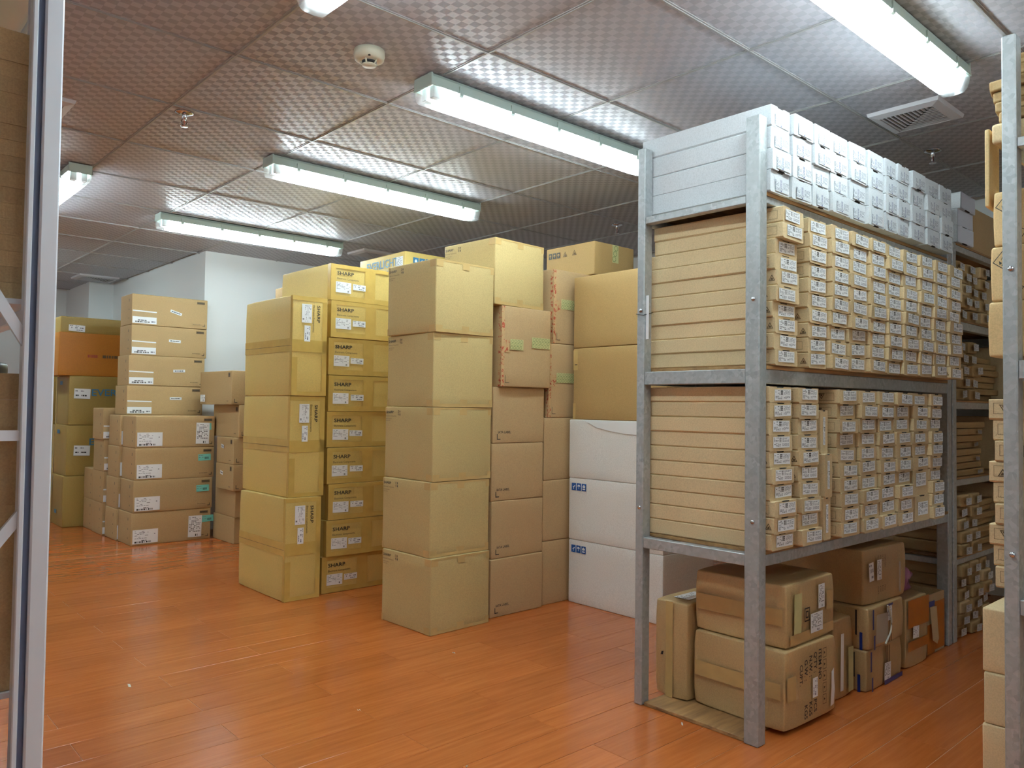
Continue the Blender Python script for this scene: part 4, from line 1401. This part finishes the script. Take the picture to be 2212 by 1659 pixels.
tape(o, 'F', 0.003, h*0.58, w-0.006, h*0.40, D, M_TAPE_O, eps=0.0064, name='orange_tape')
tape(o, 'F', 0.003, h*0.25, w-0.006, h*0.14, D, M_TAPE_O, eps=0.0064, name='orange_tape')
put('paper_label', paper('ship', 0.055, 0.045), o, 'F', w*0.22, h*0.42, D, -0.05, 0.0072)

# open box wrapped in orange tape
def open_box(w, d, h, t=0.005):
    v, f = [], []
    def add(x0, y0, z0, x1, y1, z1):
        b = len(v)
        vv, ff = box_data(x0, y0, z0, x1, y1, z1)
        v.extend(vv)
        f.extend([tuple(i+b for i in q) for q in ff])
    add(0, 0, 0, w, d, t)
    add(0, 0, t, t, d, h)
    add(w-t, 0, t, w, d, h)
    add(t, 0, t, w-t, t, h)
    add(t, d-t, t, w-t, d, h)
    return raw_mesh('parcel_carton', v, f, M_KRAFT_D)
w, d, h = 0.175, 0.28, 0.235
o = new_obj('parcel_carton', open_box(w, d, h), None, (3.352, 1.216, 0.0), -0.02)
tag(o, 'open-topped box wrapped in shiny orange tape, last under the rack', 'carton', 'parcels under the rack')
D = (w, d, h)
tape(o, 'F', w*0.42, 0.01, w*0.57, h*0.82, D, M_TAPE_O, eps=0.0020, name='orange_tape')
tape(o, 'F', 0.0, 0.0, w*0.42, h*0.5, D, M_TAPE_O, eps=0.0018, name='orange_tape')
put('loose_flap', raw_mesh('loose_flap', [(0, 0, 0), (0.05, 0, 0.006), (0.056, -0.13, 0.012), (0.046, -0.15, 0.010), (0.006, -0.13, 0.008)], [(0, 4, 3, 2, 1)], M_KRAFT_D), o, 'F', w*0.12, h*0.80, D, 0, 0.004)
tape(o, 'F', 0.0, h*0.80, 0.07, 0.022, D, M_TAPE_B, eps=0.0026, name='blue_tape')
# crumpled pink bag on the orange-banded parcel
verts, faces = [], []
NU, NV = 20, 12
for j in range(NV+1):
    t = j/NV
    for i in range(NU):
        a = 2*PI*i/NU
        rad = math.sin(PI*min(t*0.92+0.10, 1.0))**0.6
        p = Vector((0.075*rad*math.cos(a), 0.050*rad*math.sin(a), 0.115*t))
        k = noise.noise_vector(p*28)
        p += Vector((k.x, k.y, k.z*0.4))*0.016*(0.4+rad)
        p.z = max(p.z, 0.0)
        verts.append(p)
for j in range(NV):
    for i in range(NU):
        i2 = (i+1) % NU
        faces.append((j*NU+i, j*NU+i2, (j+1)*NU+i2, (j+1)*NU+i))
faces.append(tuple(reversed(range(NU))))
faces.append(tuple(range(NV*NU, NV*NU+NU)))
bag = new_obj('plastic_bag', raw_mesh('plastic_bag', verts, faces, M_PINK, smooth=True), None, (3.225, 1.285, 0.262))
tag(bag, 'crumpled translucent pink plastic bag on the orange-banded parcel', 'plastic bag')

# ------------------------------------------------------------------ far rack with paper-wrapped bundles
FAR = [(0.320, 0.345, 0.352), (0.655, 0.683, 0.690), (0.985, 1.015, 1.022), (1.330, 1.364, 1.372), (1.665, 1.692, 1.700)]
steel_rack('storage_rack', 'dark galvanised rack at the far end of the aisle holding paper-wrapped bundles', 3.612, 1.204, 4.70, 1.654, 1.699, FAR)
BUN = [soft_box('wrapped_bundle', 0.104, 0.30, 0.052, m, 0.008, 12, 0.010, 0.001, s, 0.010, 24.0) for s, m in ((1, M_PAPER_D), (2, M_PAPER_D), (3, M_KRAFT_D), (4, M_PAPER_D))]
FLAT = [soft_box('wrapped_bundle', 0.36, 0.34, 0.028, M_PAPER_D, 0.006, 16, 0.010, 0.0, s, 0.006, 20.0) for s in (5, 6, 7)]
M_FOIL = plain('foil_label', rgb(150, 150, 152), 0.25)
def bundle(me, D, x, y, z, label, lab):
    o = new_obj('wrapped_bundle', me, None, (x, y, z), random.uniform(-0.05, 0.05))
    tag(o, label, 'bundle', 'paper-wrapped bundles on the far rack')
    if lab:
        put('paper_label', paper('reel_a' if random.random() < 0.6 else 'reel_c', 0.060, min(0.030, D[2]*0.6), [M_FOIL if lab == 2 else M_LABEL_DULL, M_INK, M_INK2]), o, 'F', D[0]*0.18 if D[0] < 0.2 else D[0]*0.66, D[2]*0.2, D, random.uniform(-0.08, 0.08), 0.0100)
M_LABEL_DULL = plain('grey_label', rgb(186, 186, 186), 0.5)
shelfw = ['floor', 'lowest shelf', 'second shelf', 'third shelf', 'fourth shelf']
for s, (z0, kinds) in enumerate(((0.0, 'PPP'), (0.352, 'PPF'), (0.690, 'FFF'), (1.022, 'PPF'), (1.372, 'PPP'))):
    x = 3.676
    for c in range(3):
        lv = 0
        z = z0+0.0008
        if kinds[c] == 'F' and c != 2 and s != 2:
            continue
        if s == 2 and c > 0:
            continue
        if kinds[c] == 'F':
            nrow = 8 if s == 2 else 7
            for r in range(nrow):
                bundle(FLAT[r % 3], (0.36, 0.34, 0.028), x+0.012+random.uniform(0, 0.012), 1.21+random.uniform(0, 0.02)+(0.0 if s == 2 else 0.03), z+r*0.0300,
                       'flat folded kraft bundle on the far rack %s, %s in pile' % (shelfw[s], ['lowest']+ORD[2:nrow]+['top'] and (['lowest']+ORD[2:nrow]+['top'])[r]), 2 if r % 2 == 0 and s == 2 else 0)
        else:
            nrow = 6 if s == 0 else 5
            for r in range(nrow):
                bundle(BUN[(r+c) % 4], (0.104, 0.30, 0.052), x+0.010+random.uniform(0, 0.010), 1.188+random.uniform(0, 0.03), z+r*0.0525,
                       'small wrapped bundle on the far rack %s, %s column, %s in pile' % (shelfw[s], ['near', 'middle', 'far'][c], (['lowest']+ORD[2:nrow]+['top'])[r]), 2 if s in (4, 3) else 1)
        x += 0.134
for r in range(3):
    o = new_obj('white_box', tuck_box(0.19, 0.16, 0.0715, M_WHITEC, True, r), None, (3.640+0.004*r, 1.196-0.012*(r == 2), 1.7008+0.072*r), 0.02*(r-1))
    tag(o, 'film-wrapped white box on top of the far rack, %s of three' % ['lowest', 'middle', 'top'][r], 'box', 'film-wrapped white boxes')
    put('film', sheet('film', 0.186, 0.068, M_GLOSSW), o, 'F', 0.002, 0.002, (0.19, 0.16, 0.0715), 0, 0.0022)
    put('printed_text', paper('num', 0.06, 0.012, [M_WHITEC, M_INK2, M_INK2]), o, 'L', 0.03, 0.045, (0.19, 0.16, 0.0715), 0, 0.001)

for i, (z, zt) in enumerate(((0.3528, 0.652), (0.6908, 0.982), (1.0228, 1.327), (1.3728, 1.662))):
    carton('carton', 'dark brown carton deep on the far rack, behind the bundles, %s shelf' % ['lowest', 'second', 'third', 'fourth'][i], 4.375, 1.225, z, 0.0, 0.27, 0.40, zt-z-0.03, M_KRAFT_D, 'cartons deep on the far rack')
carton('carton', 'dark brown carton on top of the far rack behind the film-wrapped boxes', 3.90, 1.23, 1.7008, 0.0, 0.70, 0.40, 0.21, M_KRAFT_D, None)
for i in range(5):
    carton('carton', 'brown carton closing the end of the aisle, %s' % level(i, 6), 4.30, 0.62, i*0.36, 0.0, 0.42, 0.55, 0.36, M_KRAFT_D, 'cartons at the end of the aisle')

# ------------------------------------------------------------------ rack on the right of the aisle
steel_rack('storage_rack', 'galvanised rack at the right edge, its tall post in front of kraft parcels', 2.054, 0.125, 3.20, 0.579, 1.850, LEV)
for i, (z, h) in enumerate(((0.0, 0.234), (0.234, 0.121), (0.355, 0.151))):
    carton('carton', 'plain kraft carton on the floor of the right rack, %s of three' % ['bottom', 'middle', 'top'][i], 2.104+0.002*i, 0.20, z, 0.0, 0.34, 0.441-0.003*(i == 1), h, M_KRAFT, 'cartons at the foot of the right rack')
for r in range(9):
    x = 2.106+0.006*((r*5) % 3)
    o = new_obj('kraft_box', tuck_box(0.139, 0.46, 0.0490, M_KRAFT, False, r), None, (x, 0.158+0.008*((r*7) % 3-1)*0.9, 0.5578+0.0495*r))
    tag(o, 'kraft box with warning print on the right rack, %s up in its stack' % (['lowest']+ORD[2:9]+['topmost'])[r], 'box', 'kraft boxes on the right rack')
    D = (0.139, 0.46, 0.049)
    put('printed_frame', poly_print('frame', frame_poly(0, 0, 0.05, 0.026, 0.0008), M_INKB), o, 'L', 0.010, 0.014, D, 0, 0.0009)
    if r % 3 != 1:
        put('warning_print', esd_triangle(0.022), o, 'L', 0.018 if r % 2 else 0.044, 0.014 if r % 2 else 0.036, D, 0 if r % 2 else PI, 0.001)
    else:
        for k in range(2):
            put('recycling_print', poly_print('ring', [[(0.006*math.cos(t), 0.006*math.sin(t)) for t in (a0, a0+1.2, a0+0.9)] for a0 in (0, 2.1, 4.2)], M_INKB), o, 'L', 0.012+k*0.018, 0.012, D, 0, 0.001)
for r in range(3):
    o = new_obj('paper_parcel', soft_box('paper_parcel', 0.36, 0.46, 0.1315, M_PAPER, 0.006, 12, 0.006, 0.0, 20+r, 0.004), None, (2.108, 0.166-0.006*r, 1.1038+0.132*r))
    tag(o, 'kraft paper parcel on the right rack beside its post, %s of three' % ['bottom', 'middle', 'top'][r], 'parcel', 'kraft paper parcels on the right rack')
    D = (0.36, 0.46, 0.1315)
    if r:
        put('warning_print', diamond(0.024), o, 'L', 0.030, 0.096, D, 0.12, 0.0020)
        put('warning_print', diamond(0.020), o, 'L', 0.052, 0.026, D, 0.2, 0.0020)
# folded kraft paper overhanging the top shelf of the right rack
for r in range(6):
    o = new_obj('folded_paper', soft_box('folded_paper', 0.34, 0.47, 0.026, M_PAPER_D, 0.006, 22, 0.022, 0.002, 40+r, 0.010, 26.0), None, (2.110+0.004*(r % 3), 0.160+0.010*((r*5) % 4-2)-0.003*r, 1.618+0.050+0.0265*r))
    tag(o, 'crumpled folded kraft paper on top of the right rack, %s of six layers' % ['lowest', 'second', 'third', 'fourth', 'fifth', 'top'][r], 'folded paper', 'folded kraft paper')
o = new_obj('folded_paper', soft_box('folded_paper', 0.34, 0.452, 0.049, M_KRAFT, 0.008, 6, 0.004, 0, 51), None, (2.112, 0.166, 1.6180))
tag(o, 'flat kraft wrap under the folded paper on top of the right rack', 'folded paper', 'folded kraft paper')
drape = soft_box('hanging_flap', 0.09, 0.012, 0.19, M_PAPER, 0.004, 8, 0.006, 0.0, 61)
new_obj('hanging_flap', drape, o, (0.000, 0.454, -0.150), 0.05)

# ------------------------------------------------------------------ white rack at the left edge
lr = empty('storage_rack', (0.0, 1.660, 0))
tag(lr, 'white powder-coated rack cut off by the left edge, with diagonal braces', 'rack')
LT = 1.86
def upright(x0):
    """Folded C profile seen from its front: broad face, dark groove, narrow return."""
    p = slab('post', lr, x0+0.020, 0.0, 0.0, x0+0.051, 0.040, LT, M_POWDER, 0.003)
    slab('groove', p, -0.0105, 0.010, 0.0, 0.0, 0.026, LT, M_GROOVE)
    slab('return_flange', p, -0.020, 0.004, 0.0, -0.0105, 0.034, LT, M_POWDER, 0.002)
    slab('foot_plate', p, -0.026, -0.008, 0.0, 0.036, 0.060, 0.004, M_POWDER)
    return p
upright(0.2985)
upright(-0.20)
for x0 in (0.3185, -0.18):
    p = slab('post', lr, x0, 0.86, 0.0, x0+0.031, 0.90, LT, M_POWDER, 0.003)
    slab('foot_plate', p, -0.026, -0.02, 0.0, 0.05, 0.06, 0.004, M_POWDER)
for (p, q) in (((0.318, 0.012, 1.056), (-0.12, 0.012, 1.80)), ((0.318, 0.012, 0.906), (-0.14, 0.012, 0.906)), ((0.318, 0.012, 0.779), (-0.14, 0.012, 0.16))):
    new_obj('brace', bar_mesh('brace', Vector(p), Vector(q), 0.019, 0.012, M_POWDER), lr)
for (zb, zt) in ((0.405, 0.432), (1.130, 1.160), (1.72, 1.75)):
    slab('beam', lr, 0.320, 0.040, zb, 0.348, 0.86, zt, M_POWDER, 0.003)
    slab('beam', lr, -0.178, 0.040, zb, -0.150, 0.86, zt, M_POWDER, 0.003)
    slab('shelf_board', lr, -0.15, 0.041, zt-0.010, 0.318, 0.859, zt, M_POWDER)
slab('connector_plate', lr, 0.296, 0.036, 1.66, 0.318, 0.0405, 1.76, M_POWDER)
for r in range(17):
    o = new_obj('flat_carton', tuck_box(0.40, 0.34, 0.0293, M_KRAFT_D, r % 2 == 0, r), None, (-0.090+0.003*((r*7) % 3), 1.712, 1.1608+0.0297*r))
    tag(o, 'flat kraft carton in the left rack upper stack, %s from bottom' % ORD[r+1], 'carton', 'flat cartons on the left rack upper shelf')
for r in range(12):
    o = new_obj('flat_carton', tuck_box(0.40, 0.34, 0.0487, M_KRAFT_D, False, r), None, (-0.092+0.003*((r*5) % 3), 1.712, 0.4328+0.0490*r))
    tag(o, 'flat kraft carton in the left rack lower stack, %s from bottom' % ORD[r+1], 'carton', 'flat cartons on the left rack lower shelf')
tin = new_obj('tape_reel', lathe('tape_reel', [(0.0, 0.0), (0.092, 0.0), (0.095, 0.003), (0.095, 0.018), (0.092, 0.021), (0.04, 0.021), (0.04, 0.015), (0.0, 0.015)], M_BLACKP, 40), None, (0.207, 1.83, 1.0215))
tag(tin, 'round black reel lying on the lower carton stack of the left rack', 'reel')
for r in range(9):
    o = new_obj('component_reel', lathe('component_reel', [(0.0, 0.0), (0.125, 0.0), (0.125, 0.004), (0.05, 0.006), (0.05, 0.030), (0.125, 0.032), (0.125, 0.036), (0.0, 0.036)], M_BLACKP, 40), None, (0.168, 1.85, 0.0005+0.037*r))
    tag(o, 'black plastic reel under the left rack, %s from the bottom' % ORD[r+1], 'reel', 'black reels under the left rack')

# ------------------------------------------------------------------ scraps of paper on the floor
M_SCRAP = plain('paper_scrap', rgb(214, 200, 180), 0.6)
SC = [(2.04, 0.98, 0.024, 'white curled paper scrap on the floor in the right aisle'), (2.03, 1.44, 0.012, 'white paper crumb by the plywood board'),
      (0.86, 2.86, 0.022, 'pale paper scrap on the open floor at left'), (1.93, 2.44, 0.010, 'tiny white chip in front of the IATA LABEL cartons'),
      (1.345, 2.18, 0.010, 'tiny white chip in the middle of the open floor'), (1.36, 1.66, 0.012, 'tiny white chip near the bottom of the open floor')]
for k, (x, y, s, lb) in enumerate(SC):
    v, f = [], []
    for i in range(6):
        t = i/5
        zz = 0.0006+0.004*math.sin(t*PI*1.5)**2
        v += [(s*t, 0.0, zz), (s*t+0.002, s*0.35, zz+0.001)]
    for i in range(5):
        f.append((2*i, 2*i+2, 2*i+3, 2*i+1))
    o = new_obj('paper_scrap', raw_mesh('paper_scrap', v, f, M_SCRAP), None, (x, y, 0.0), 0.7*k)
    tag(o, lb, 'paper scrap', 'scraps of paper on the floor')
